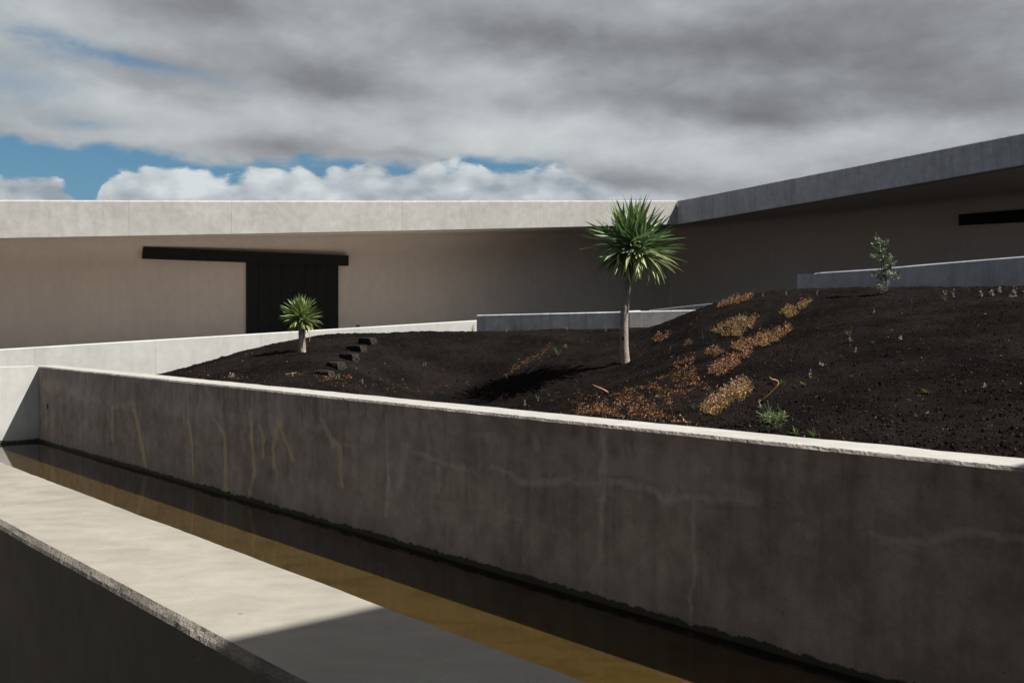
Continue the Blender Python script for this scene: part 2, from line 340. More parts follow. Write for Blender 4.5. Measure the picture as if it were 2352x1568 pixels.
for i in range(nC): HG = HG + sol[i] * tps_k((GX - ctl[i, 0]) ** 2 + (GY - ctl[i, 1]) ** 2)
# near the channel wall the soil is raked level just under the wall top
ga = GX * N[0] + GY * N[1]
HG = np.where(ga < 5.3, np.minimum(HG, EZ - .612 + np.clip(ga - 4.75, 0, 1) * .16), HG)
def H0(x, y):
    x = np.asarray(x, float); y = np.asarray(y, float)
    fx = np.clip((x + 14) / .1, 0, len(gx) - 1.001); fy = np.clip((y - 2) / .1, 0, len(gy) - 1.001)
    i = fx.astype(int); j = fy.astype(int); u = fx - i; v = fy - j
    return (HG[i, j] * (1 - u) + HG[i + 1, j] * u) * (1 - v) + (HG[i, j + 1] * (1 - u) + HG[i + 1, j + 1] * u) * v
def H(x, y):
    return H0(x, y) + fbm(x * 1.3, y * 1.3, 3, 3) * .028 + fbm(x * 9, y * 9, 5, 3, .6) * .014
def hit(x, y, y0=None):
    """survey pixel(s) -> point on the soil"""
    x = np.atleast_1d(np.asarray(x, float)); y = np.atleast_1d(np.asarray(y, float)); out = np.zeros((len(x), 3)); done = np.zeros(len(x), bool)
    Yw = wallP(x, 4.74); pY = Yw.copy()
    for k in range(520):
        Y = Yw + k * .03; X = (x - CX) / F * Y; z = EZ - (y - HY) / F * Y
        h = H(X, Y); ok = (~done) & (h >= z)
        out[ok] = np.stack([X, Y, h], -1)[ok]; done |= ok
    return out, done
def hit1(x, y):
    for dy in range(0, 14):
        o, d = hit([x], [y + dy])
        if d[0]: return o[0]
    return P(x, y, 13)
ta = np.arange(-3.2, 22.0, .034); aa = 4.52 + np.concatenate([np.arange(0, 9, .034), np.arange(9, 14, .09)])
TT, AAg = np.meshgrid(ta, aa, indexing='ij')
sx_ = TT * D[0] + AAg * N[0]; sy_ = TT * D[1] + AAg * N[1]
keep = (sy_ > 2.2)
sz = H(sx_, sy_) + (fbm(sx_ * 17, sy_ * 17, 11, 2, .8) * .022)
sz = np.where(AAg < 4.76, np.minimum(sz, EZ - .65), sz)
V = np.stack([sx_, sy_, sz], -1); q = grid_quads(len(ta), len(aa), True)
kf = keep.ravel()[q].all(1)
m, t, b = mat_new('volcanic_soil')
pos = t.new('ShaderNodeNewGeometry').outputs['Position']
a0 = t.noise(pos, 1.1, 4, .6); a1 = t.noise(pos, 24, 5, .7); a2 = t.noise(pos, 75, 3, .7)
c = t.mix(t.ss(a0, .35, .68), (.0038, .0034, .0033), (.0082, .0067, .0060))
c = t.mix(t.ss(a1, .56, .74), c, (.018, .0145, .012)); c = t.mix(t.ss(a2, .36, .22, 0, .8), c, (.0015, .0015, .0015))
c = t.mix(t.ss(t.noise(t.scale(pos, (1, 1, 1)), 140, 2, .6), .70, .78, 0, .5), c, (.07, .05, .036))
t.put(b.inputs['Base Color'], c); b.inputs['Roughness'].default_value = 1; b.inputs['Specular IOR Level'].default_value = 0
bp = t.new('ShaderNodeBump'); bp.inputs['Strength'].default_value = .9; bp.inputs['Distance'].default_value = .02
t.put(bp.inputs['Height'], t.m('ADD', a1, t.m('MULTIPLY', a2, .7))); t.l.new(bp.outputs[0], b.inputs['Normal'])
M['soil'] = m
bank = link('garden_soil', mesh_np('garden_soil', V, q[kf], True), M['soil'], origin=(2, 10, EZ - .5)); bank['kind'] = 'structure'

# ground all around, pavement on the viewer's side, path behind the white wall
gm = concrete('ground_soil', (.06, .05, .04), (.09, .075, .06), streak=0, holes=0)
gr = raw('ground', [(-900, -900, EZ - 2.6), (900, -900, EZ - 2.6), (900, 900, EZ - 2.6), (-900, 900, EZ - 2.6)], [(0, 1, 2, 3)], gm, origin=(0, 0, EZ - 2.6)); gr['kind'] = 'structure'
pv_ = [TA(-9, -12), TA(-9, .80), TA(TC, .80), TA(TC, -12)]
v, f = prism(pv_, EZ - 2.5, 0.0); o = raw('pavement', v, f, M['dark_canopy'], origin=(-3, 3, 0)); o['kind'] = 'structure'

# ------------------------------------------------------------------ channel walls
def sweep_grid(name, ts, prof, mat, parent, noise=None, stain=None, smooth=False, mats=None):
    """prof: list of (a, z); swept along the channel at stations ts. noise(T, i) may return (da, dz)"""
    m_, n_ = len(ts), len(prof)
    A_ = np.array([p[0] for p in prof])[None, :].repeat(m_, 0); Z_g = np.array([p[1] for p in prof])[None, :].repeat(m_, 0); T_ = np.asarray(ts)[:, None].repeat(n_, 1)
    if noise is not None: da, dz = noise(T_, A_, Z_g); A_ = A_ + da; Z_g = Z_g + dz
    V = np.stack([T_ * D[0] + A_ * N[0], T_ * D[1] + A_ * N[1], Z_g], -1)
    me = mesh_np(name, V, grid_quads(m_, n_), smooth)
    if stain is not None:
        s = stain(T_, Z_g, A_).reshape(-1, 3); ca = me.color_attributes.new('stain', 'FLOAT_COLOR', 'POINT')
        ca.data.foreach_set('color', np.c_[s, np.ones(len(s))].astype(np.float32).ravel())
    if mats:
        me.materials.append(mat)
        for x_ in mats[0]: me.materials.append(x_)
        idx = np.tile(np.array(mats[1], np.int32), m_ - 1); me.polygons.foreach_set('material_index', idx)
    return link(name, me, mat, parent)
def wall_tz(x, y, a=AW):
    Y = F * a / (CT * (x + 840)); return (Y - a * ST) / CT, EZ - (y - HY) / F * Y
strokes = []                                        # (polyline in survey pixels, half width px, channel)
def s4(pts, wd, ch, k=1.0): strokes.append(([(x * .336, 796.25 + y * .336) for x, y in pts], wd * .336 / 2, ch, k))
def s6(pts, wd, ch, k=1.0): strokes.append(([(784 + x * .336, 857.5 + y * .336) for x, y in pts], wd * .336 / 2, ch, k))
def s8(pts, wd, ch, k=1.0): strokes.append(([(1531 + x * .3516, 1016.7 + y * .3516) for x, y in pts], wd * .3516 / 2, ch, k))
for pts, wd in (([(770, 410), (768, 640)], 14), ([(925, 440), (935, 530), (970, 660), (1000, 840)], 24), ([(1285, 500), (1310, 620), (1325, 900)], 14), ([(1535, 560), (1545, 1015)], 22),
                ([(1718, 520), (1725, 660), (1740, 850), (1712, 1000)], 22), ([(1775, 540), (1800, 620), (1795, 760)], 18), ([(1885, 560), (1865, 700), (1872, 830)], 18), ([(1905, 520), (1950, 640), (2003, 765)], 22),
                ([(2280, 640), (2325, 680), (2336, 960)], 24)): s4(pts, wd, 1)
s4([(235, 300), (235, 480)], 26, 1, .7); s4([(880, 385), (950, 400)], 26, 1, .5); s4([(840, 390), (850, 440)], 20, 1, .4); s4([(330, 260), (420, 250)], 60, 1, .35)
for pts, wd, k in (([(1910, 330), (1905, 420), (1920, 520)], 34, .9), ([(1460, 490), (1520, 575)], 18, .7), ([(1715, 440), (1718, 640)], 24, .7), ([(2190, 490), (2240, 580), (2280, 670)], 26, .8), ([(490, 310), (560, 340), (660, 355)], 60, .55),
                   ([(1590, 480), (1690, 510)], 60, .35), ([(1860, 480), (1880, 600)], 50, .5), ([(700, 330), (780, 400), (960, 420), (1250, 450)], 36, .35), ([(2090, 520), (2180, 560)], 60, .35), ([(1250, 380), (1255, 520)], 14, .6), ([(1345, 420), (1348, 530)], 12, .6),
                   ([(640, 400), (900, 380), (1350, 420), (1400, 440)], 70, .22), ([(1890, 840), (1885, 1000)], 14, .4)): s4(pts, wd, 0, k)
for pts, wd, k in (([(305, 250), (310, 560), (320, 700), (308, 970)], 24, .75), ([(440, 460), (410, 700), (390, 770)], 44, .55), ([(660, 640), (655, 820)], 26, .55), ([(500, 540), (600, 560), (700, 620), (830, 640)], 34, .6), ([(830, 660), (900, 655), (930, 700)], 8, .6),
                   ([(870, 700), (875, 860)], 22, .4), ([(1112, 670), (1115, 940)], 8, .5), ([(1020, 640), (1150, 680), (1210, 740)], 26, .6), ([(1210, 740), (1450, 745), (1560, 720)], 34, .6), ([(1440, 740), (1620, 690)], 8, .5), ([(1475, 630), (1420, 710)], 9, .5),
                   ([(1600, 750), (1800, 740), (2140, 790), (2210, 870), (2334, 850)], 36, .7), ([(1800, 400), (1795, 700), (1780, 860)], 44, .75), ([(1790, 860), (1770, 1080), (1775, 1240)], 26, .5), ([(2270, 570), (2270, 830)], 36, .6),
                   ([(360, 340), (650, 350)], 170, .28), ([(990, 330), (1030, 440)], 90, .35), ([(1320, 420), (1350, 510)], 60, .4), ([(1230, 430), (1150, 900)], 60, .12), ([(590, 470), (600, 560)], 30, .4), ([(2080, 710), (2110, 715)], 20, .4), ([(560, 870), (900, 900), (1600, 1100)], 10, .25)): s6(pts, wd, 0, k)
for pts, wd, k in (([(40, 90), (40, 330)], 36, .6), ([(0, 350), (280, 365), (590, 380)], 42, .6), ([(175, 380), (170, 700), (190, 830)], 26, .6), ([(190, 830), (150, 1000), (155, 1160)], 14, .6), ([(770, 150), (770, 200)], 34, .5), ([(880, 200), (960, 230)], 120, .25), ([(240, 150), (260, 180)], 40, .4),
                   ([(1340, 600), (1600, 640), (1700, 635), (1950, 580), (2335, 630)], 40, .55), ([(1350, 640), (1500, 650), (1640, 700)], 14, .4), ([(1370, 220), (1370, 340)], 50, .22), ([(1690, 280), (1700, 400)], 30, .22)): s8(pts, wd, 0, k)
s6([(1230, 1050), (1215, 1200), (1215, 1300), (1240, 1390)], 26, 2, .8); s6([(1408, 1380), (1408, 1465)], 8, 2, .8); s6([(430, 240), (430, 440)], 40, 2, .5); s4([(1528, 290), (1535, 570)], 9, 2, .9); s4([(2063, 340), (2065, 550)], 16, 2, .7)
s4([(742, 190), (742, 300)], 8, 2, .9); s4([(980, 240), (980, 330)], 10, 2, .8); s4([(1358, 270), (1350, 400)], 14, 2, .8); s4([(330, 450), (330, 640)], 12, 2, .4); s4([(1885, 1000), (1885, 1080)], 16, 2, .6); s4([(1228, 840), (1228, 880)], 8, 2, .7)
for x0, y0 in ((770, 410), (925, 440), (1285, 500), (1718, 520), (1775, 540), (1885, 560), (2190, 490), (1460, 490)):
    yt = 142 + (x0 - 260) * .113
    s4([(x0 - 4, yt), (x0 + 3, (yt + y0) / 2), (x0, y0 + 10)], 16, 0, .42); s4([(x0 + 14, yt), (x0 + 12, (yt + y0) / 2)], 8, 2, .5)
for x0, y0 in ((305, 250), (440, 460), (660, 640), (1112, 670), (1475, 630)):
    yt = 195 + x0 * .115; s6([(x0, yt), (x0 + 2, (yt + y0) / 2), (x0, y0 + 6)], 12, 0, .3)
st_world = []
for pts, hw, ch, k in strokes:
    out = []
    for x, y in pts:
        tt, zz = wall_tz(x, y); Y = F * AW / (CT * (x + 840)); out.append((tt, zz))
    xm = pts[len(pts) // 2][0]; Ym = F * AW / (CT * (xm + 840)); dtdx = Ym * Ym / (F * AW)   # metres of wall per pixel column
    out = np.array(out); strokes_w = hw * dtdx; hz = hw * Ym / F
    st_world.append((out, max(strokes_w, .004), max(hz, .003), ch, k))
drips = []
r_ = np.random.default_rng(3)
for i in range(260):
    tt = 15.2 - abs(r_.normal(0, 1)) * 5.5 if i < 200 else r_.uniform(-1, 15)
    drips.append((tt, r_.uniform(.008, .03), r_.uniform(.04, .30), r_.uniform(.25, .9)))
rects = []
for i in range(70):
    zt_ = EZ - .63 - abs(r_.normal(0, .16)); rects.append((r_.uniform(0, 15), zt_ - r_.uniform(.04, .22), zt_, r_.uniform(.04, .28), r_.uniform(.10, .38)))
def stain_fn(T_, Z_, A_):
    S = np.zeros(T_.shape + (3,)); wob = fbm(T_ * 3, Z_ * 14, 21, 3) * .02; wob2 = fbm(T_ * 9, Z_ * 5, 31, 3) * .02
    Tq = T_ + wob; Zq = Z_ + wob2; tmin, tmax = T_.min() - .3, T_.max() + .3
    wv = 1 + .6 * fbm(T_ * 5, Z_ * 11, 41, 3)
    for pl, ht, hz, ch, k in st_world:
        if pl[:, 0].max() < tmin - .5 or pl[:, 0].min() > tmax + .5: continue
        best = np.full(T_.shape, 9.)
        for (t0, z0), (t1, z1) in zip(pl[:-1], pl[1:]):
            dt, dz = (t1 - t0) / ht, (z1 - z0) / hz; L = dt * dt + dz * dz + 1e-9
            uu = np.clip((((Tq - t0) / ht) * dt + ((Zq - z0) / hz) * dz) / L, 0, 1)
            best = np.minimum(best, np.hypot((Tq - t0) / ht - uu * dt, (Zq - z0) / hz - uu * dz))
        S[..., ch] = np.maximum(S[..., ch], k * np.clip((1.35 * wv - best) / .55, 0, 1))
    ztop = EZ - .62
    for tt, wd, ln, k in drips:
        if tt < tmin or tt > tmax: continue
        v = np.exp(-((Tq - tt) / wd) ** 2) * np.clip((Z_ - (ztop - ln)) / (ln * .5), 0, 1) * k
        S[..., 2] = np.maximum(S[..., 2], v)
    left = np.clip((T_ - 5) / 9, 0, 1)
    band = np.clip((Z_ - (ztop - .30 - .1 * fbm(T_ * 1.1, T_ * 0, 8, 3))) / .06, 0, 1) * left
    S[..., 0] = np.maximum(S[..., 0], band * .30)
    for tt, z0, z1, wd, k in rects:
        if tt < tmin - 1 or tt > tmax + 1: continue
        v = np.clip((wd - np.abs(Tq - tt)) / .03, 0, 1) * np.clip((Zq - z0) / .015, 0, 1) * np.clip((z1 - Zq) / .04, 0, 1) * k * (.5 + vnoise(T_ * 2 + 9, Z_ * 9, 6))
        S[..., 0] = np.maximum(S[..., 0], v)
    S[A_ > AW + .002] = 0
    return S
ZT = EZ - .60
c_ = .017
zs = np.concatenate([np.linspace(EZ - 1.86, ZT - c_, 88)])
prof = [(AW, z) for z in zs] + [(AW + .008, ZT - .0085), (AW + c_, ZT)] + [(AW + c_ + (AB - AW - 2 * c_) * k / 6, ZT) for k in range(1, 7)] + [(AB, ZT - c_), (AB, ZT - .5)]
def far_noise(T_, A_, Z_g):
    e = np.exp(-((A_ - AW - .010) / .008) ** 2) * (Z_g > ZT - .025)
    da = e * (fbm(T_ * 6, T_ * 0, 2, 4, .7) * .004 + fbm(T_ * 70, Z_g * 90, 9, 2) * .004)
    chip = np.clip(vnoise(T_ * 9, T_ * 0, 77) - .8, 0, 1) * 5
    dz = e * (fbm(T_ * 5, T_ * 0 + 3, 4, 4, .7) * .0025 - chip * .006 + fbm(T_ * 60, Z_g * 90, 19, 2) * .004)
    topm = (Z_g > ZT - .001) | (A_ > AW + .1)
    dz = dz + np.where(A_ > AB - .03, fbm(T_ * 4, T_ * 0, 14, 3) * .003, 0)
    da = da + fbm(T_ * .8, Z_g * .8, 15, 2) * .004
    return da, dz
jt = [wall_tz(x, 900)[0] for x in (516, 885, 1389, 2090)]
bounds = [TC + .33] + jt + [-2.6]
cw = thing('channel_wall', 'long grey stained concrete retaining wall between the water channel and the black garden bank', 'wall', (*TA(6, 4.5), 0))
mi = [0] * (len(zs) - 1) + [2] * 2 + [1] * (len(prof) - len(zs) - 2)
for b0, b1 in zip(bounds[:-1], bounds[1:]):
    ts = np.arange(b1, b0, .013); ts[-1] = b0
    def nz(T_, A_, Z_g, b0=b0, b1=b1):
        da, dz = far_noise(T_, A_, Z_g); g = np.clip(1 - np.minimum(T_ - b1, b0 - T_) / .006, 0, 1) * (.002 if b0 == jt[0] or b1 == jt[0] else 0)
        face = (A_ < AW + .004); top = ~face
        return da + np.where(face, g, 0), dz - np.where(top, g * .7, 0)
    sweep_grid('wall_panel', ts, prof, M['chan'], cw, nz, stain_fn, False, ([M['cap'], M['edge']], mi))
v, f = prism([TA(-2.5, AW + .06), TA(-2.5, AB - .03), TA(TC + .3, AB - .03), TA(TC + .3, AW + .06)], EZ - 2.5, ZT - .06); raw('wall_core', v, f, M['chan'], cw)
# drain hole near the far left end: sleeve and dark bore
ht_, hz_ = wall_tz(110, 933)
cv = []; cf = []
for r, da in ((.036, -.004), (.028, -.004), (.028, .05)):
    for k in range(20):
        an = k / 20 * 2 * math.pi; p = TA(ht_ + r * 1.0 * math.cos(an), AW + da); cv.append((p[0], p[1], hz_ + r * 1.15 * math.sin(an)))
for j in range(2):
    for k in range(20): cf.append((j * 20 + k, j * 20 + (k + 1) % 20, (j + 1) * 20 + (k + 1) % 20, (j + 1) * 20 + k))
for k in range(18): pass
cf.append(tuple(range(20, 40)))
raw('drain_hole', cv, cf, M['black'], cw)
# cross wall closing the channel
xw = thing('channel_end_wall', 'sunlit pale concrete end wall closing the water channel at far left, crossed by a slanting shadow', 'wall', (*TA(TC + .1, 1), 0))
b_ = [TA(TC, AW), TA(TC, -4), TA(TC + .32, -4), TA(TC + .32, AW)]
v, f = prism([TA(TC, AW - .001), TA(TC, -6), TA(TC + .32, -6), TA(TC + .32, AW - .001)], EZ - 2.2, ZT - .003); raw('wall_body', v, f, M['white'], xw)
# near wall
A3, A4 = 1.203, .850
nw = thing('parapet_wall', 'broad beige concrete parapet with chipped edges running diagonally across the foreground', 'wall', (*TA(4, 1.0), 0))
rows = [(A4 - c_, z) for z in np.linspace(EZ - 1.8, ZT - c_ - .003, 26)] + [(A4 - c_ + .005, ZT - c_ * .70), (A4 - c_ + .011, ZT - c_ * .35), (A4, ZT)] + [(A4 + (A3 - A4) * k / 14, ZT) for k in range(1, 14)] + [(A3 - .004, ZT), (A3, ZT - .006)] + [(A3, z) for z in np.linspace(ZT - .05, EZ - 1.86, 8)]
def near_noise(T_, A_, Z_g):
    tz = Z_g > ZT - .022
    eo = np.exp(-((A_ - A4 + .010) / .008) ** 2) * tz; ei = np.exp(-((A_ - A3) / .008) ** 2) * tz
    da = eo * (fbm(T_ * 4, T_ * 0, 2, 5, .65) * .0025 + fbm(T_ * 60, Z_g * 100, 9, 2, .8) * .0008) + ei * (fbm(T_ * 3.5, T_ * 0, 6, 5, .62) * .008)
    dz = eo * (fbm(T_ * 4, T_ * 0 + 7, 12, 5, .65) * .003 + fbm(T_ * 60, A_ * 100, 29, 2, .8) * .0005)
    pit = np.clip(vnoise(T_ * 40, A_ * 160, 55) - .78, 0, 1) * 4.5; da = da + eo * pit * .003
    tp = (np.abs(Z_g - ZT) < 1e-5); dz = dz + np.where(tp, fbm(T_ * 2.2, A_ * 4, 33, 3) * .0009, 0)
    return da, dz
ts = np.concatenate([np.arange(-1.2, 6.5, .009), np.arange(6.5, TC, .04)])
sweep_grid('wall_body', ts, rows, M['near'], nw, near_noise, None, False, ([M['edge']], [0] * 25 + [1] * 3 + [0] * (len(rows) - 29)))

# channel bottom and water
m, t, b = mat_new('channel_sediment')
pos = t.new('ShaderNodeNewGeometry').outputs['Position']; sx = t.new('ShaderNodeSeparateXYZ'); t.put(sx.inputs[0], pos)
tl = t.m('ADD', t.m('MULTIPLY', sx.outputs[0], -ST), t.m('MULTIPLY', sx.outputs[1], CT))
tl = t.m('ADD', tl, t.m('MULTIPLY', t.m('SUBTRACT', t.noise(pos, 1.3, 5, .65), .5), 1.1))
c = t.mix(t.ss(tl, 2.85, 3.25), (.062, .038, .022), (.040, .030, .015))
c = t.mix(t.ss(tl, 3.6, 7.5), c, (.044, .034, .023))
pn = t.noise(t.scale(pos, (1, 1.6, 1)), 3.2, 9, .72, .6); c = t.mix(t.ss(pn, .44, .62, 0, .6), c, (.024, .019, .009))
c = t.mix(t.ss(t.noise(pos, 45, 5, .7), .48, .7, 0, .4), c, (.018, .015, .009))
t.put(b.inputs['Base Color'], c); b.inputs['Roughness'].default_value = 1; b.inputs['Specular IOR Level'].default_value = 0
bot = raw('channel_bed', [(*TA(-9, A3 - .1), ZW - .05), (*TA(-9, AW + .05), ZW - .05), (*TA(TC + .1, AW + .05), ZW - .05), (*TA(TC + .1, A3 - .1), ZW - .05)], [(0, 1, 2, 3)], m, origin=(0, 5, ZW - .05)); bot['kind'] = 'structure'
m, t, b = mat_new('water_surface'); m.node_tree.nodes.remove(b)
out = m.node_tree.nodes['Material Output']
fr = t.new('ShaderNodeFresnel'); fr.inputs[0].default_value = 1.33
gl = t.new('ShaderNodeBsdfGlossy'); gl.inputs['Roughness'].default_value = .03; gl.inputs['Color'].default_value = (.95, .95, .95, 1)
tr = t.new('ShaderNodeBsdfTransparent'); tr.inputs[0].default_value = (.80, .74, .55, 1)
bp = t.new('ShaderNodeBump'); bp.inputs['Strength'].default_value = .035; bp.inputs['Distance'].default_value = .01
pos = t.new('ShaderNodeNewGeometry').outputs['Position']; t.put(bp.inputs['Height'], t.noise(pos, 7, 2, .5)); t.l.new(bp.outputs[0], gl.inputs['Normal'])
mx = t.new('ShaderNodeMixShader'); t.l.new(fr.outputs[0], mx.inputs[0]); t.l.new(tr.outputs[0], mx.inputs[1]); t.l.new(gl.outputs[0], mx.inputs[2]); t.l.new(mx.outputs[0], out.inputs[0])
wt = raw('water', [(*TA(-9, A3 - .1), ZW), (*TA(-9, AW + .05), ZW), (*TA(TC + .1, AW + .05), ZW), (*TA(TC + .1, A3 - .1), ZW)], [(0, 1, 2, 3)], m, origin=(0, 5, ZW)); wt['kind'] = 'structure'

# canopy over the viewer (its edge throws the straight shadow across both walls)
TE, ZC = -.87, EZ + 3.40
can = thing('canopy', 'concrete canopy over the viewing place, out of view, throwing the straight shadow across the parapet', 'canopy', (*TA(-3, 0), 0))
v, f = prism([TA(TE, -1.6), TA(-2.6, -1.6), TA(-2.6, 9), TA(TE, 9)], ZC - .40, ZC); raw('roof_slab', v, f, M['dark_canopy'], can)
v, f = prism([TA(7.0, -1.3), TA(7.0, -1.6), TA(-6, -1.6), TA(-6, -1.3)], 0.002, EZ + 3.3); raw('unseen_side_blocker', v, f, M['dark_canopy'], can)  # added out of view to block sky and darken parapet and channel walls
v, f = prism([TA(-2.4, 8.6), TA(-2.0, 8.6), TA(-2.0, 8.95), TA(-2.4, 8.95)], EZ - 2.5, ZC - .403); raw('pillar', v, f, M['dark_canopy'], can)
v, f = prism([TA(-6, -1.28), TA(-6.3, -1.28), TA(-6.3, 13), TA(-6, 13)], EZ - 2.5, EZ + 3.3); raw('unseen_back_blocker', v, f, M['dark_canopy'], can)  # added behind the viewer, blocks low sky to darken the channel wall
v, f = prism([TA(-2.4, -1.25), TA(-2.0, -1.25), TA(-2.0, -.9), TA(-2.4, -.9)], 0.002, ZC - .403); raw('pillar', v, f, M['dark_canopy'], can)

# ------------------------------------------------------------------ the building
bd = thing('concrete_building', 'low modern concrete building with angled roof slab, long wall, black sliding door and shaded wing', 'building', (2, 34, EZ - 1))
KW = 105144.0
def YWl(x): return KW / (4705 - x)
def YFl(x): return 1 / (.0525 + (.0343 - .0525) * x / 1555)
def YWr(x): return 99900.0 / (x + 1470)
def YFr(x): return 1 / (.0343 + (.0505 - .0343) * (x - 1555) / 797)
ltop = lambda x: np.interp(x, [-900, 0, 784, 1555], [455, 459.3, 461.2, 460.5])
lbot = lambda x: np.interp(x, [-900, 0, 784, 1236, 1555], [565, 548, 534, 523.7, 515.7])
rtop = lambda x: np.interp(x, [1555, 2352, 3000], [460.5, 303.8, 176])
rbot = lambda x: np.interp(x, [1555, 1873, 2352, 3000], [515.7, 463.5, 379, 268])
def fascia(xs, Yf, tp, bt, mat, nx_, name='fascia_panel'):
    """panels between joints; each a closed prism with a small top chamfer"""
    for x0, x1 in zip(xs[:-1], xs[1:]):
        g = .35 if x1 != xs[-1] else 0
        sub = np.linspace(x0 + g * .5, x1 - g * .5, 2)
        pa = [(P(x, tp(x), Yf(x)), P(x, bt(x), Yf(x))) for x in sub]
        d = pa[1][0][:2] - pa[0][0][:2]; d /= np.linalg.norm(d); nrm = np.array([d[1], -d[0]])      # towards the viewer
        if nrm[1] > 0: nrm = -nrm
        ch = .03; vv = []
        for T_, B_ in pa:
            o = T_[:2]; i = o - nrm * .26
            vv += [(o[0], o[1], B_[2] + .012), (*(o - nrm * .012), B_[2]), (*i, B_[2]), (*i, T_[2] - .01), (*(o - nrm * ch), T_[2]), (o[0], o[1], T_[2] - ch)]
        ff = [tuple(range(6)), tuple(range(11, 5, -1))] + [(k, k + 6, (k + 1) % 6 + 6, (k + 1) % 6) for k in range(6)]
        raw(name, vv, ff, mat, bd)
fascia([-900, -420, 296, 532, 924, 1240, 1555], YFl, ltop, lbot, M['fascia'], 0)
fascia([1555.5, 1638, 2128, 2335, 3000], YFr, rtop, rbot, M['fascia_r'], 0)
# wall + cove + soffit swept along the building
def walls(xs_w, xs_f, Yw, Yf, bt, name, zb, rise):
    rowsv = []
    for xw_, xf_ in zip(xs_w, xs_f):
        Wp = P(xw_, 700, Yw(xw_))[:2]; Fp = P(xf_, 500, Yf(xf_)); zs_ = P(xf_, bt(xf_), Yf(xf_))[2] + .02
        d = Fp[:2] - Wp; L = np.linalg.norm(d); d /= L; zt = zs_ + rise; r = .55
        sec = [(Wp[0], Wp[1], zb)]
        sec += [(*(Wp + d * 0), zt - 2.2), (*Wp, zt - 1.2)]
        for k in range(0, 9):
            an = k / 8 * math.pi / 2; sec.append((*(Wp + d * (r - r * math.cos(an))), zt - r + r * math.sin(an)))
        sec += [(*(Wp + d * (L - .24)), zs_ - .004)]
        rowsv.append(sec)
    V = np.array(rowsv); return link(name, mesh_np(name, V, grid_quads(V.shape[0], V.shape[1]), True), M['stucco'], bd)
walls(np.linspace(-1000, 1539.5, 24), np.linspace(-1040, 1553, 24), YWl, YFl, lbot, 'front_wall', EZ - 2.5, .22)
walls(np.linspace(1539.5, 3000, 16), np.linspace(1556.5, 3040, 16), YWr, YFr, rbot, 'wing_wall', EZ - 2.5, .22)
# roof deck behind the fascias, back and end walls
def ring(x, Yf, tp): p = P(x, tp(x), Yf(x)); return p
L0, Cc, R0 = ring(-900, YFl, ltop), ring(1555, YFl, ltop), ring(3000, YFr, rtop)
bL = np.array([L0[0] - 4, L0[1] + 14, L0[2] + .2]); bC = np.array([6, Cc[1] + 14, Cc[2] - .2]); bR = np.array([R0[0] + 6, R0[1] + 16, R0[2] - .2])
dn = np.array([0, .15, -.16])
raw('roof', [L0 + dn, Cc + dn, R0 + dn, bR, bC, bL], [(0, 1, 4, 5), (1, 2, 3, 4)], M['grey'], bd)
g0 = EZ - 2.5
raw('rear_wall', [bL, bC, bR, (bR[0], bR[1], g0), (bC[0], bC[1], g0), (bL[0], bL[1], g0)], [(0, 1, 4, 5), (1, 2, 3, 4)], M['grey'], bd)
# door track beam and sliding door
def on_wall(x, y, Yw, out, nrm): p = P(x, y, Yw(x)); p[:2] += nrm * out; return p
nl = np.array([.546, -.838]); 
def wallbox(x0, x1, yt0, yt1, yb0, yb1, Yw, o0, o1, nrm, name, mat, parent=None):
    vv = [on_wall(x0, yb0, Yw, o0, nrm), on_wall(x1, yb1, Yw, o0, nrm), on_wall(x1, yb1, Yw, o1, nrm), on_wall(x0, yb0, Yw, o1, nrm),
          on_wall(x0, yt0, Yw, o0, nrm), on_wall(x1, yt1, Yw, o0, nrm), on_wall(x1, yt1, Yw, o1, nrm), on_wall(x0, yt0, Yw, o1, nrm)]
    return raw(name, vv, [(0, 1, 2, 3), (7, 6, 5, 4), (0, 4, 5, 1), (1, 5, 6, 2), (2, 6, 7, 3), (3, 7, 4, 0)], mat, parent or bd)
wallbox(326, 795, 568.2, 587.5, 594.6, 610.8, YWl, .003, .17, nl, 'door_track', M['black'])
# door leaf: boards side by side
door_xs = np.linspace(565, 775, 9)
leafv = []; leaff = []
for k in range(8):
    xa, xb = door_xs[k] + (.3 if k else 0), door_xs[k + 1] - .3
    o1 = .075 if k % 2 else .068
    y0 = lambda x: np.interp(x, [565, 775], [601, 609]); q0 = len(leafv)
    for (x, oo) in ((xa, .004), (xb, .004), (xb, o1), (xa, o1)):
        p = on_wall(x, y0(x), YWl, oo, nl); leafv += [(p[0], p[1], EZ - 1.0), (p[0], p[1], p[2])]
    for a_ in range(4):
        c0, c1 = q0 + a_ * 2, q0 + ((a_ + 1) % 4) * 2; leaff.append((c0, c1, c1 + 1, c0 + 1))
    leaff.append((q0 + 1, q0 + 3, q0 + 5, q0 + 7)); leaff.append((q0, q0 + 2, q0 + 4, q0 + 6))
raw('sliding_door', leafv, leaff, M['black'], bd)
# long slot opening in the right wing: a raised black bar stands in for its dark inside
dw = np.array([P(2900, 700, YWr(2900))[0] - P(1600, 700, YWr(1600))[0], YWr(2900) - YWr(1600)]); dw /= np.linalg.norm(dw); nr = np.array([dw[1], -dw[0]])
wallbox(2205, 2900, 493.5, 438, 518, 482, YWr, .003, .12, nr, 'slot_dark_bar', M['black'])

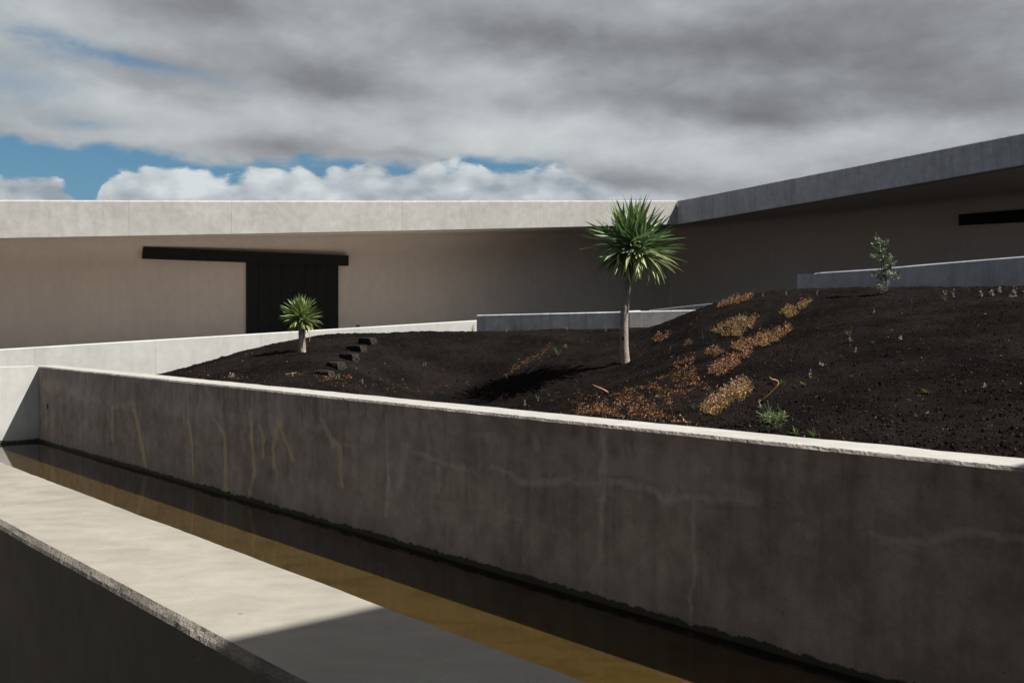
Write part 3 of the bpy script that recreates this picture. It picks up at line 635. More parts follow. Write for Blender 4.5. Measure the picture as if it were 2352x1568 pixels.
# path between the white wall and the building
pp = [P(-900, 0, 15.5), P(-1000, 0, 21), P(1150, 0, 29.5), P(1150, 0, 22.5)]
pz = [EZ - 1.25, EZ - 1.15, EZ - .25, EZ - .25]
o = raw('path', [(p[0], p[1], z) for p, z in zip(pp, pz)], [(0, 1, 2, 3)], M['path'], origin=(-4, 22, EZ - .6)); o['kind'] = 'structure'
pp2 = [P(1150, 0, 29.6), P(1545, 0, 33.6), P(3100, 0, 22), P(3100, 0, 13.5), P(1700, 0, 21), P(1150, 0, 22.5)]; pz2 = [EZ - .25, EZ + .15, EZ + .3, EZ + .2, EZ + .05, EZ - .25]
o = raw('planting_bed', [(p[0], p[1], z) for p, z in zip(pp2, pz2)], [(0, 1, 2), (0, 2, 5), (5, 2, 4), (4, 2, 3)], M['soil'], origin=(8, 24, EZ + .2)); o['kind'] = 'structure'

# ------------------------------------------------------------------ low garden walls
def lowwall(th, xs, Yf, tp, zb, thick, mat, ch=.015, gap=.35):
    for x0, x1 in zip(xs[:-1], xs[1:]):
        vv = []
        pa = [P(x, tp(x), Yf(x)) for x in (x0 + gap / 2, x1 - gap / 2)]
        d = pa[1][:2] - pa[0][:2]; d /= np.linalg.norm(d); nrm = np.array([d[1], -d[0]])
        if nrm[1] > 0: nrm = -nrm
        for T_ in pa:
            o = T_[:2]; i = o - nrm * thick
            vv += [(*o, zb), (*i, zb), (*i, T_[2]), (*(o - nrm * ch), T_[2]), (*o, T_[2] - ch)]
        ff = [tuple(range(5)), tuple(range(9, 4, -1))] + [(k, k + 5, (k + 1) % 5 + 5, (k + 1) % 5) for k in range(5)]
        raw('wall_panel', vv, ff, mat, th)
gw = thing('garden_wall', 'long sunlit white concrete wall rising gently to the right in front of the building', 'wall', (*P(500, 745, 19)[:2], EZ - 1.5))
lowwall(gw, [-700, -300, 80, 358, 600, 815, 905, 1004, 1100, 1290, 1472], lambda x: 80000.0 / (4705 - x), lambda x: 802 - .0607 * x, EZ - 1.9, .2, M['white'])
rw = thing('ramp_wall', 'dark shaded low wall sloping up behind the crest of the bank at the building corner', 'wall', (*P(1600, 745, 22)[:2], EZ - .3))
lowwall(rw, [1490, 1580, 1800], lambda x: np.interp(x, [1490, 1800], [25, 20.5]), lambda x: np.interp(x, [1490, 1653, 1800], [712, 693.5, 680]), EZ - .6, .2, M['fascia_r'])
# curved wall at right, rounded left end
cwl = thing('curved_wall', 'low blue-grey shaded concrete wall with a rounded end on the right, behind the leafy shrub', 'wall', (*P(2100, 745, 16)[:2], EZ))
def curved(xs, Ys, tops, th, mat, end_n, zb):
    pts = [P(x, tp, Y) for x, Y, tp in zip(xs, Ys, tops)]
    sec = []
    for i, p in enumerate(pts):
        q0 = pts[max(i - 1, 0)]; q1 = pts[min(i + 1, len(pts) - 1)]; d = q1[:2] - q0[:2]; d /= np.linalg.norm(d); nrm = np.array([d[1], -d[0]])
        if i == 0 and end_n is not None: nrm = np.array(end_n)
        if nrm[1] > 0: nrm = -nrm
        o = p[:2]; inn = o - nrm * .22; ch = .018
        sec.append([(*o, zb), (*o, p[2] - ch), (*(o - nrm * ch), p[2]), (*inn, p[2]), (*inn, zb)])
    V = np.array(sec); me = mesh_np('wall_body', V, grid_quads(*V.shape[:2], True), False); link('wall_body', me, mat, th)
    v0 = sec[0]; raw('wall_end', v0, [(0, 1, 2, 3, 4)], mat, th)
curved([1858, 1862, 1870, 1884, 1930, 2007, 2120, 2240, 2352, 2600, 3000], [17.6, 17.1, 16.8, 16.6, 16.3, 15.9, 15.4, 14.9, 14.4, 13.4, 12.2], [632, 629.5, 627, 625.2, 622.3, 617.5, 607, 597, 588, 566, 528], cwl, M['fascia_r'], (-.75, -.66), EZ - .2)
pw = thing('planter_wall', 'low grey-blue shaded concrete wall behind the tall tree at the back of the soil bank', 'wall', (*P(1300, 745, 18)[:2], EZ - .5))
xp_ = np.linspace(1095, 1700, 44)
curved(list(xp_), list(np.interp(xp_, [1095, 1300, 1440, 1700], [19.2, 18.45, 18.0, 17.76])), list(np.interp(xp_, [1095, 1568, 1700], [723, 712, 710])), pw, M['grey'], None, EZ - .9)
# small black box standing on the path by the white wall's top
bx = P(822, 746.5, 21.3)
bo = raw('black_box', *prism([(bx[0] - .037, bx[1]), (bx[0] + .037, bx[1]), (bx[0] + .037, bx[1] + .07), (bx[0] - .037, bx[1] + .07)], bx[2] - .9, bx[2] + .004), M['black'], origin=(bx[0], bx[1], bx[2] - .9))
tag(bo, 'small black box peeping over the white wall, right of the sliding door', 'box')

# ------------------------------------------------------------------ stones of the little stair
stones = [('topmost of the five dark stone steps on the bank', 842, 783, 42, 17), ('second stone step from the top of the five', 817, 801, 46, 16), ('middle stone step of the five on the bank', 800, 819, 44, 17), ('fourth stone step from the top, second from the bottom', 769, 838, 38, 15), ('lowest of the five stone steps, half sunk in soil', 742, 856, 42, 12)]
for i, (lb, x, y, wpx, hpx) in enumerate(stones):
    p = hit1(x, y + hpx * .45); Y = p[1]; W_ = wpx / F * Y; Hh = hpx / F * Y * 1.05; Dp = .16
    nx_, ny_, nz_ = 7, 4, 4; vv = []; import bmesh
    bm = bmesh.new(); bmesh.ops.create_cube(bm, size=1); bmesh.ops.subdivide_edges(bm, edges=bm.edges, cuts=3, use_grid_fill=True)
    R = random.Random(i * 5 + 3)
    ang = -.42 + R.uniform(-.15, .15)
    for vtx in bm.verts:
        c = vtx.co.copy(); n_ = Vector((fbm(np.array(c.x * 3 + i * 7), np.array(c.y * 3 + c.z * 5), 50 + i, 3), fbm(np.array(c.y * 4 + i), np.array(c.z * 3 + c.x * 4), 70 + i, 3), fbm(np.array(c.z * 3), np.array(c.x * 4 - c.y * 3), 90 + i, 3)))
        rr = c.length; c = c * (1 - .16 * (rr / .866) ** 3) + n_ * .05
        c = Vector((c.x * W_ * .98, c.y * .18, c.z * (Hh + .03)))
        if c.z < 0: c.y += .02
        c = Matrix.Rotation(ang, 3, 'Z') @ c; vtx.co = c + Vector((p[0], p[1] + .06, p[2] + Hh * .36 - .015))
    me = bpy.data.meshes.new('stone_step'); bm.to_mesh(me); bm.free()
    tag(link('stone_step', me, M['stone'], origin=tuple(p)), lb, 'stone', 'stone steps up the soil bank')

# ------------------------------------------------------------------ dragon trees
def leaf_mesh(name, L, W, droop, fold=.28, tip=.6, seg=8, twist=0.0):
    vv = []; ff = []; x = z = 0.0; ang = 0.0; ds = L / seg
    for k in range(seg + 1):
        s = k / seg; wd = W * (.42 + 1.25 * s) if s < .46 else W * (1 - ((s - .46) / .54) ** 1.35)
        wd = max(min(wd, W), .0015)
        tw = twist * s
        for sgn in (-1, 0, 1):
            yy = sgn * wd / 2; zz = abs(sgn) * wd * fold; vv.append((x - math.sin(ang) * zz * 0 , yy * math.cos(tw), z + zz * math.cos(ang) + yy * math.sin(tw)))
        ang -= droop * (s * 1.6 + .15) / seg; x += ds * math.cos(ang); z += ds * math.sin(ang)
    for k in range(seg):
        a = k * 3; ff += [(a, a + 1, a + 4, a + 3), (a + 1, a + 2, a + 5, a + 4)]
    me = bpy.data.meshes.new(name); me.from_pydata(vv, [], ff); me.update()
    for p in me.polygons: p.use_smooth = True
    return me
def trunk_mesh(path, radii, rings=0, seg=20, sub=60, seed=1, amp=.02):
    path = np.array(path); s = np.linspace(0, 1, len(path)); ss_ = np.linspace(0, 1, sub); C = np.stack([np.interp(ss_, s, path[:, i]) for i in range(3)], -1); Rr = np.interp(ss_, s, radii)
    k = np.arange(seg) / seg * 2 * math.pi; V = np.zeros((sub, seg + 1, 3))
    kk = np.r_[k, k[0]]
    ring = 1 + amp * np.sin(ss_ * rings * 2 * math.pi)[:, None] + amp * 1.6 * fbm(kk[None, :] * 1.2 + ss_[:, None] * 3, ss_[:, None] * 14 + kk[None, :] * 0, seed, 3)
    ring[:, -1] = ring[:, 0]
    V[..., 0] = C[:, None, 0] + np.cos(kk) * Rr[:, None] * ring; V[..., 1] = C[:, None, 1] + np.sin(kk) * Rr[:, None] * ring; V[..., 2] = C[:, None, 2]
    return mesh_np('trunk', V, grid_quads(sub, seg + 1), True)
def dragon_tree(label, base, Hpx, crown_r, trunk_path, radii, core, nleaf, lw, seed, mats, dead=0, elmin=-55):
    t = thing('dragon_tree', label, 'tree', tuple(base), 'dragon trees on the soil bank')
    link('trunk', trunk_mesh(trunk_path, radii, rings=26, seed=seed), M['bark'], t)
    R = random.Random(seed)
    var = []
    for k in range(12):
        f_ = k / 11
        dr = [-.1, .05, .1, .2, .05, .3, .5, .15, .75, .4, 1.0, .6][k]
        me = leaf_mesh('leaf', crown_r * [1.0, .97, 1.05, .95, 1.08, .96, 1.0, 1.04, .95, 1.0, .9, 1.02][k], lw * [1, .9, 1.1, .85, 1, 1.15, .95, .8, 1.05, 1.2, 1.1, .9][k], dr, fold=.22, twist=[0, .3, -.4, .2, .5, -.3, .4, -.6, .2, -.2, .6, -.5][k])
        var.append(me)
    for me in var:
        pass
    meshes = {}
    def get(k, mk):
        if (k, mk) not in meshes:
            m2 = var[k].copy(); m2.materials.append(M[mk]); m2.name = 'leaf'; meshes[(k, mk)] = m2
        return meshes[(k, mk)]
    ga_ = math.pi * (3 - math.sqrt(5))
    core = [Vector(c) - Vector(base) for c in core]
    for i in range(nleaf):
        s = i / (nleaf - 1)                          # 0 = lowest leaves, 1 = newest
        head = core[i % len(core)]
        el_ = math.radians(elmin + (85 - elmin) * s ** 1.1) + R.gauss(0, .13); az_ = i * ga_ * 1.0 + R.gauss(0, .25)
        if s < .14: k = R.choice((8, 9, 10, 6)); mk = mats[1]
        elif s < .4: k = R.choice((5, 6, 7, 8, 9, 11)); mk = mats[1] if R.random() < .35 else mats[0]
        elif s < .75: k = R.choice((2, 3, 4, 5, 7)); mk = mats[0]
        else: k = R.choice((0, 1, 2, 4)); mk = mats[0] if R.random() < .6 else mats[2]
        o = bpy.data.objects.new('leaf', get(k, mk)); COL.objects.link(o); o.parent = t
        z_off = -.16 * crown_r + .34 * crown_r * s
        dirv = Vector((math.cos(az_) * math.cos(el_), math.sin(az_) * math.cos(el_), math.sin(el_)))
        o.location = head + Vector((0, 0, z_off)) + Vector((dirv.x, dirv.y, 0)) * .05 * crown_r
        o.rotation_euler = (Matrix.Rotation(az_, 4, 'Z') @ Matrix.Rotation(-el_, 4, 'Y') @ Matrix.Rotation(R.gauss(0, .35), 4, 'X')).to_euler()
        sc = (1 - .30 * max(0, .35 - s) / .35) * R.uniform(.86, 1.04) * (.95 if s > .85 else 1); o.scale = (sc, sc * R.uniform(.8, 1.2), sc)
    for i in range(dead):
        o = bpy.data.objects.new('dead_leaf', get(10, 'dead')); COL.objects.link(o); o.parent = t
        o['label'] = 'dry orange-brown hanging leaf'
        az_ = -.5 + R.gauss(0, .5); o.location = core[0] + Vector((math.cos(az_) * .10, math.sin(az_) * .10 - .02, -.18 * crown_r))
        o.rotation_euler = (Matrix.Rotation(az_, 4, 'Z') @ Matrix.Rotation(math.radians(78), 4, 'Y')).to_euler(); o.scale = (.6 + .7 * R.random(), .22, .4)
    return t
b1 = hit1(1436, 833); Y1 = b1[1]; px = Y1 / F
def q1(x, y, dy=0): p = P(x, y, Y1); p[1] += dy; return p
tp1 = [b1 + np.array([0, 0, -.08]), b1, q1(1434, 800), q1(1433, 740), q1(1437, 680), q1(1441, 640), q1(1443, 600), q1(1444, 560)]
rr1 = [12.5 * px, 11.2 * px, 9.8 * px, 9.6 * px, 9.2 * px, 10.5 * px, 12 * px, 9 * px]
tall = dragon_tree('tall dragon tree with pale trunk and full spiky green crown mid-bank', b1, 380, 106 * px, tp1, rr1,
            [q1(1448, 568), q1(1470, 573, .08), q1(1430, 573, -.06), q1(1454, 560, -.1), q1(1442, 564, .14), q1(1474, 576, -.10)], 298, 8.8 * px, 4, ('leaf', 'leaf_old', 'leaf_young'))
sc_c = q1(1431.5, 776) + np.array([0, -9.2 * px, 0]); sv = []
for j in range(6):
    for k in range(10):
        an = k / 10 * 2 * math.pi; rr_ = math.sin((j + .5) / 6 * math.pi / 2); sv.append(sc_c + np.array([math.cos(an) * 4.2 * px * rr_, -(1 - rr_) * 2.2 * px + 1.0 * px, math.sin(an) * 11 * px * rr_ * (1 + .2 * math.sin(3 * an))]))
raw('bark_scar', sv, [(j * 10 + k, j * 10 + (k + 1) % 10, j * 10 + 10 + (k + 1) % 10, j * 10 + 10 + k) for j in range(5) for k in range(10)] + [tuple(range(10))], M['stone'], tall, smooth=True)
b2 = hit1(694, 809); Y2 = b2[1]; px2 = Y2 / F
def q2(x, y): return P(x, y, Y2)
dragon_tree('small dragon tree with short stout trunk and yellow-green crown in front of the black door', b2, 130, 50 * px2, [b2 + np.array([0, 0, -.05]), b2, q2(694.5, 790), q2(693, 765), q2(694, 748), q2(692, 730)],
            [9 * px2, 8.6 * px2, 8.0 * px2, 7.6 * px2, 8.4 * px2, 5 * px2], [q2(692, 733), q2(687, 732), q2(697, 734), q2(692, 728)], 190, 5.6 * px2, 9, ('leaf_young', 'leaf_old', 'leaf_young'), dead=5, elmin=-42)

# ------------------------------------------------------------------ coloured plant masses
def col_mesh(name, verts, faces, cols, mat=None):
    me = mesh_np(name, verts, faces); ca = me.color_attributes.new('col', 'FLOAT_COLOR', 'CORNER')
    k = faces.shape[1]; cc = np.repeat(np.c_[cols, np.ones(len(cols))], k, 0).astype(np.float32); ca.data.foreach_set('color', cc.ravel()); me.materials.append(mat or M['col']); return me
def flecks(pts, size, cols, elong=1.6, up=.6, rg=None):
    """one small pointed leaf (a folded quad) at each point"""
    rg = rg or rng; n = len(pts); a = rg.uniform(0, 2 * math.pi, n); e = rg.uniform(-.2, 1.2, n) * up
    d = np.stack([np.cos(a) * np.cos(e), np.sin(a) * np.cos(e), np.sin(e)], -1); s = np.cross(d, np.array([0, 0, 1.0]) + rg.normal(0, .5, (n, 3))); s /= np.linalg.norm(s, axis=1)[:, None]
    L = (size * rg.uniform(.6, 1.4, n))[:, None]
    V = np.stack([pts, pts + d * L * .55 + s * L * .5 / elong, pts + d * L, pts + d * L * .55 - s * L * .5 / elong], 1).reshape(-1, 3)
    Fq = np.arange(n * 4).reshape(-1, 4); return V, Fq, cols
def in_poly(x, y, poly):
    c = np.zeros(len(x), bool); n = len(poly)
    for i in range(n):
        x0, y0 = poly[i]; x1, y1 = poly[(i + 1) % n]
        c ^= ((y0 > y) != (y1 > y)) & (x < (x1 - x0) * (y - y0) / (y1 - y0 + 1e-9) + x0)
    return c
PAL = {'orange': [(.13, .048, .018), (.18, .075, .027), (.08, .036, .015), (.12, .09, .03), (.06, .026, .015)],
       'mixed': [(.18, .095, .03), (.20, .075, .022), (.09, .07, .022), (.24, .13, .05), (.08, .035, .015)],
       'green': [(.12, .105, .03), (.17, .11, .035), (.07, .075, .022), (.20, .085, .03), (.22, .14, .055)],
       'red': [(.12, .040, .014), (.15, .056, .018), (.05, .022, .010), (.10, .06, .022), (.18, .085, .03)]}
def cover(poly, n, pal, flower, hgt=.035, size=.0145, seed=0, clump=2.0):
    rg = np.random.default_rng(seed); xs = [p[0] for p in poly]; ys = [p[1] for p in poly]
    x = rg.uniform(min(xs) - 3, max(xs) + 3, n * 8); y = rg.uniform(min(ys) - 2, max(ys) + 2, n * 8)
    jx = x + fbm(x * .12, y * .2, 5 + seed, 2) * 7; jy = y + fbm(x * .12, y * .2, 9 + seed, 2) * 5
    ok = in_poly(jx, jy, poly) & (vnoise(x * .22 + 50, y * .42, 40 + seed) > .36 * (clump / 2)) & (vnoise(x * .06 + 50, y * .13, 90 + seed) > .22 * max(clump - 1.2, 0))
    x, y = x[ok][:n], y[ok][:n]; p, d = hit(x, y); p = p[d]
    k = 4; pts = np.repeat(p, k, 0) + rg.normal(0, .014, (len(p) * k, 3)); pts[:, 2] = np.repeat(p[:, 2], k) + np.abs(rg.normal(0, hgt * .6, len(p) * k))
    P_ = np.array(PAL[pal]) * .80; cols = P_[rg.integers(0, len(P_), len(pts))] * rg.uniform(.35, 1.7, (len(pts), 1))
    V1, F1, C1 = flecks(pts, size, cols, 1.5, 1.0, rg)
    nf = int(len(p) * flower * .4); fp = p[rg.permutation(len(p))[:nf]].copy(); fp[:, 2] += hgt + rg.uniform(0, .045, nf)
    fp2 = np.repeat(fp, 3, 0) + rg.normal(0, .004, (nf * 3, 3)); fc = np.array([(.27, .16, .125), (.34, .24, .19), (.19, .08, .05)])[rg.integers(0, 3, nf * 3)]
    V2, F2, C2 = flecks(fp2, .0095, fc, 1.1, 1.0, rg)
    # thin red flower stems
    s0 = fp.copy(); s0[:, 2] -= .05; w_ = .0012; V3 = np.stack([s0 + [-w_, 0, 0], s0 + [w_, 0, 0], fp + [w_, 0, 0], fp + [-w_, 0, 0]], 1).reshape(-1, 3)
    F3 = np.arange(len(V3)).reshape(-1, 4); C3 = np.tile([(.16, .045, .03)], (nf, 1))
    V = np.concatenate([V1, V2, V3]); Fc = np.concatenate([F1, F2 + len(V1), F3 + len(V1) + len(V2)]); C = np.concatenate([C1, C2, C3])
    return V, Fc, C, p
z4 = lambda L: [(1568 + x * .15625, 649 + y * .15625) for x, y in L]
z7 = lambda L: [(1323 + x * .4375, 673.75 + y * .4375) for x, y in L]
patches = [
    ('low pink-flowered succulent patch on the crest beside the tall dry stalk', z4([(520, 385), (600, 260), (1000, 180), (1050, 210), (900, 300), (600, 385)]), 420, 'mixed', .30),
    ('rounded olive and pink succulent patch halfway up the bank, the broadest', z4([(420, 720), (760, 540), (1100, 530), (1050, 640), (900, 740), (800, 850), (640, 800), (500, 760)]), 800, 'green', .26),
    ('slanting golden succulent patch just under the crest, right of the others', z4([(1410, 490), (1500, 420), (1900, 240), (1950, 250), (1700, 450), (1540, 540)]), 420, 'green', .26),
    ('long ragged orange and pink succulent strip in the middle of the slope', z4([(730, 950), (1000, 830), (1300, 730), (1590, 640), (1600, 690), (1400, 870), (1200, 960), (800, 1010)]), 700, 'mixed', .28),
    ('small orange succulent tuft below the broad olive patch', z4([(330, 1050), (480, 980), (610, 1040), (460, 1100)]), 150, 'orange', .2),
    ('narrow winding orange succulent strip pointing up the slope', z7([(700, 440), (700, 400), (780, 360), (900, 310), (932, 298), (850, 380), (740, 440)]), 480, 'orange', .3),
    ('dense pink-tipped succulent patch closest to the wall, left of the curled dry leaf', z7([(660, 625), (680, 590), (770, 520), (880, 455), (922, 480), (910, 560), (800, 580), (720, 655)]), 900, 'green', .40),
    ('small orange succulent tuft at the foot of the grey planter wall, right of the tree', [(1497, 782), (1512, 772), (1541, 769), (1530, 782), (1505, 788)], 150, 'orange', .15)]
for i, (lb, poly, n, pal, fl) in enumerate(patches):
    Vp, Fp, Cp, pp_ = cover(poly, n, pal, fl, seed=i + 1, clump=1.2 if n < 200 else 2.25)
    me = col_mesh('succulent_patch', Vp, Fp, Cp); tag(link('succulent_patch', me, None, origin=tuple(pp_.mean(0))), lb, 'plant', 'succulent patches on the bank')
sprawl = [(z7([(0, 600), (120, 560), (230, 520), (500, 430), (540, 340), (620, 330), (650, 430), (720, 470), (700, 510), (610, 500), (590, 570), (500, 610), (450, 640), (640, 700), (400, 672), (0, 637)]), 1200, 'red', .10, 2.75),
          ([(735 + x * .354, 392 + y * .354) for x, y in [(1190, 1330), (1280, 1260), (1420, 1180), (1510, 1120), (1520, 1135), (1430, 1210), (1300, 1290), (1220, 1340)]], 260, 'orange', .02, 1.4),
          (z7([(560, 265), (590, 250), (610, 262), (580, 280)]), 50, 'orange', .1, 1), (z7([(0, 500), (60, 560), (200, 640), (0, 640)]), 120, 'red', .02, 2.4), ([(520, 866), (560, 868), (552, 872), (524, 870)], 25, 'mixed', .5, 1),
          ([(655, 862), (700, 857), (700, 861), (660, 868)], 40, 'orange', .02, 1), ([(722, 866), (800, 862), (830, 872), (740, 876)], 110, 'mixed', .02, 2.2),
          ([(1000, 800), (1700, 850), (2352, 930), (2352, 1000), (1500, 900), (1000, 860)], 28, 'red', .02, 1.0), ([(700, 860), (1400, 905), (1350, 930), (700, 885)], 160, 'mixed', .03, 1.6)]
Vs, Fs, Cs, off = [], [], [], 0
for i, (poly, n, pal, fl, cl) in enumerate(sprawl):
    Vp, Fp, Cp, pp_ = cover(poly, n, pal, fl, hgt=.018, size=.0115, seed=40 + i, clump=cl); Vs.append(Vp); Fs.append(Fp + off); Cs.append(Cp); off += len(Vp)
gc = link('ground_cover', col_mesh('ground_cover', np.concatenate(Vs), np.concatenate(Fs), np.concatenate(Cs)), None, origin=(1.5, 9, EZ - .5)); gc['kind'] = 'stuff'
tag(gc, 'sprawling rust-red and orange creeping plants scattered over the lower slope', 'ground cover')

# gravel: loose cinders over the whole visible bank
rg = np.random.default_rng(5); n = 70000
xx = rg.uniform(380, 2400, n); tt_ = rg.uniform(0, 1, n)
Yg = wallP(xx, 4.76) + .02 + (17.5 - wallP(xx, 4.76)) * tt_ ** 1.7
Xg = (xx - CX) / F * Yg; zg = H(Xg, Yg)
ns = len(Xg); r = .0028 + .0095 * rg.random(ns) ** 4.0
oct_ = np.array([(1, 0, 0), (0, 1, 0), (-1, 0, 0), (0, -1, 0), (0, 0, 1), (0, 0, -.6)])
jit = 1 + rg.uniform(-.6, .6, (ns, 6, 3)); rot = rg.uniform(0, 6.28, ns); cr_, sr_ = np.cos(rot), np.sin(rot)
vv = oct_[None] * jit * r[:, None, None]; vx = vv[..., 0] * cr_[:, None] - vv[..., 1] * sr_[:, None]; vy = vv[..., 0] * sr_[:, None] + vv[..., 1] * cr_[:, None]
VV = np.stack([vx + Xg[:, None], vy + Yg[:, None], vv[..., 2] + zg[:, None] + r[:, None] * .25], -1).reshape(-1, 3)
tri = np.array([(0, 1, 4), (1, 2, 4), (2, 3, 4), (3, 0, 4), (1, 0, 5), (2, 1, 5), (3, 2, 5), (0, 3, 5)])
FF = (tri[None] + np.arange(ns)[:, None, None] * 6).reshape(-1, 3)
kind = rg.random(ns); cg = np.where(kind[:, None] < .80, np.array([[.0068, .0055, .005]]), np.where(kind[:, None] < .992, np.array([[.019, .0135, .0105]]), np.array([[.10, .085, .072]]))) * rg.uniform(.5, 1.7, (ns, 1))
M['cinder'] = colattr('cinder', 1, 0, 0)
gv = link('cinders', col_mesh('cinders', VV, FF, np.repeat(cg, 8, 0), M['cinder']), None, origin=(1.5, 9, EZ - .5)); gv['kind'] = 'stuff'
tag(gv, 'loose black and rust-brown volcanic cinders covering the garden bank', 'gravel')

# ------------------------------------------------------------------ seedlings, stalks, tufts
def blades(base, n, L, wd, spread, seed, cols, curl=.5):
    rg = np.random.default_rng(seed); V = []; Fq = []; C = []
    for i in range(n):
        a = rg.uniform(0, 6.28); sp = spread * rg.uniform(.2, 1); l = L * rg.uniform(.6, 1.05); p = np.array(base, float) + rg.normal(0, .004, 3) * [1, 1, 0]; d = np.array([math.cos(a) * math.sin(sp), math.sin(a) * math.sin(sp), math.cos(sp)])
        side = np.array([-math.sin(a), math.cos(a), 0]); side = side * .6 + np.array([.5, 0, 0]); side /= np.linalg.norm(side); q = len(V)
        for k in range(4):
            s = k / 3; w2 = wd * (1 - s ** 2) / 2 + .0006; V += [p - side * w2, p + side * w2]; p = p + d * l / 3; d = d + np.array([math.cos(a), math.sin(a), -.3]) * curl * .18; d /= np.linalg.norm(d)
        c = np.array(cols[rg.integers(0, len(cols))]) * rg.uniform(.75, 1.25)
        for k in range(3): Fq.append((q + 2 * k, q + 2 * k + 1, q + 2 * k + 3, q + 2 * k + 2)); C.append(c)
    return V, Fq, C
def stalk(base, Hh, wd, seed, cols, leaves=0, leafL=.02, lean=.12, head=False, n_st=1):
    rg = np.random.default_rng(seed); V = []; Fq = []; C = []
    for j in range(n_st):
        a = rg.uniform(0, 6.28); p = np.array(base, float) + [rg.normal(0, .01) * (j > 0), 0, -.01]; d = np.array([math.cos(a) * lean, math.sin(a) * lean, 1.0]); h = Hh * (1 if j == 0 else rg.uniform(.5, .9)); k_ = 6; path = [p.copy()]
        for k in range(k_): p = p + d / np.linalg.norm(d) * (h + .01) / k_; d = d + rg.normal(0, .10, 3); path.append(p.copy())
        q = len(V)
        for i, pt in enumerate(path):
            w2 = wd / 2 * (1 - .5 * i / k_); V += [pt + [-w2, 0, 0], pt + [w2 * .5, -w2 * .87, 0], pt + [w2 * .5, w2 * .87, 0]]
        for i in range(k_):
            for m_ in range(3):
                Fq.append((q + i * 3 + m_, q + i * 3 + (m_ + 1) % 3, q + i * 3 + 3 + (m_ + 1) % 3, q + i * 3 + 3 + m_)); C.append(cols[0])
        for i in range(leaves):
            s = rg.uniform(.05, 1.0); pt = path[0] + (path[-1] - path[0]) * s; idx = min(int(s * k_), k_ - 1); pt = path[idx] + (path[idx + 1] - path[idx]) * (s * k_ - idx)
            aa_ = rg.uniform(0, 6.28); e = rg.uniform(.3, 1.1); dd = np.array([math.cos(aa_) * math.cos(e), math.sin(aa_) * math.cos(e), math.sin(e)]); sd_ = np.cross(dd, [0, 0, 1]); sd_ /= np.linalg.norm(sd_) + 1e-9
            l = leafL * rg.uniform(.6, 1.2) * (1.2 - .5 * s); q = len(V); V += [pt, pt + dd * l * .5 + sd_ * l * .2, pt + dd * l, pt + dd * l * .5 - sd_ * l * .2]; Fq.append((q, q + 1, q + 2, q + 3)); C.append(np.array(cols[1 + rg.integers(0, len(cols) - 1)]) * rg.uniform(.7, 1.2))
    return V, Fq, C
SIL = [(.16, .155, .125), (.25, .26, .215), (.34, .345, .29), (.17, .20, .14)]; PALE = [(.27, .25, .20), (.30, .29, .24)]; GRN = [(.06, .10, .028), (.10, .15, .045), (.14, .18, .07)]; BRN = [(.16, .10, .06), (.19, .13, .08)]
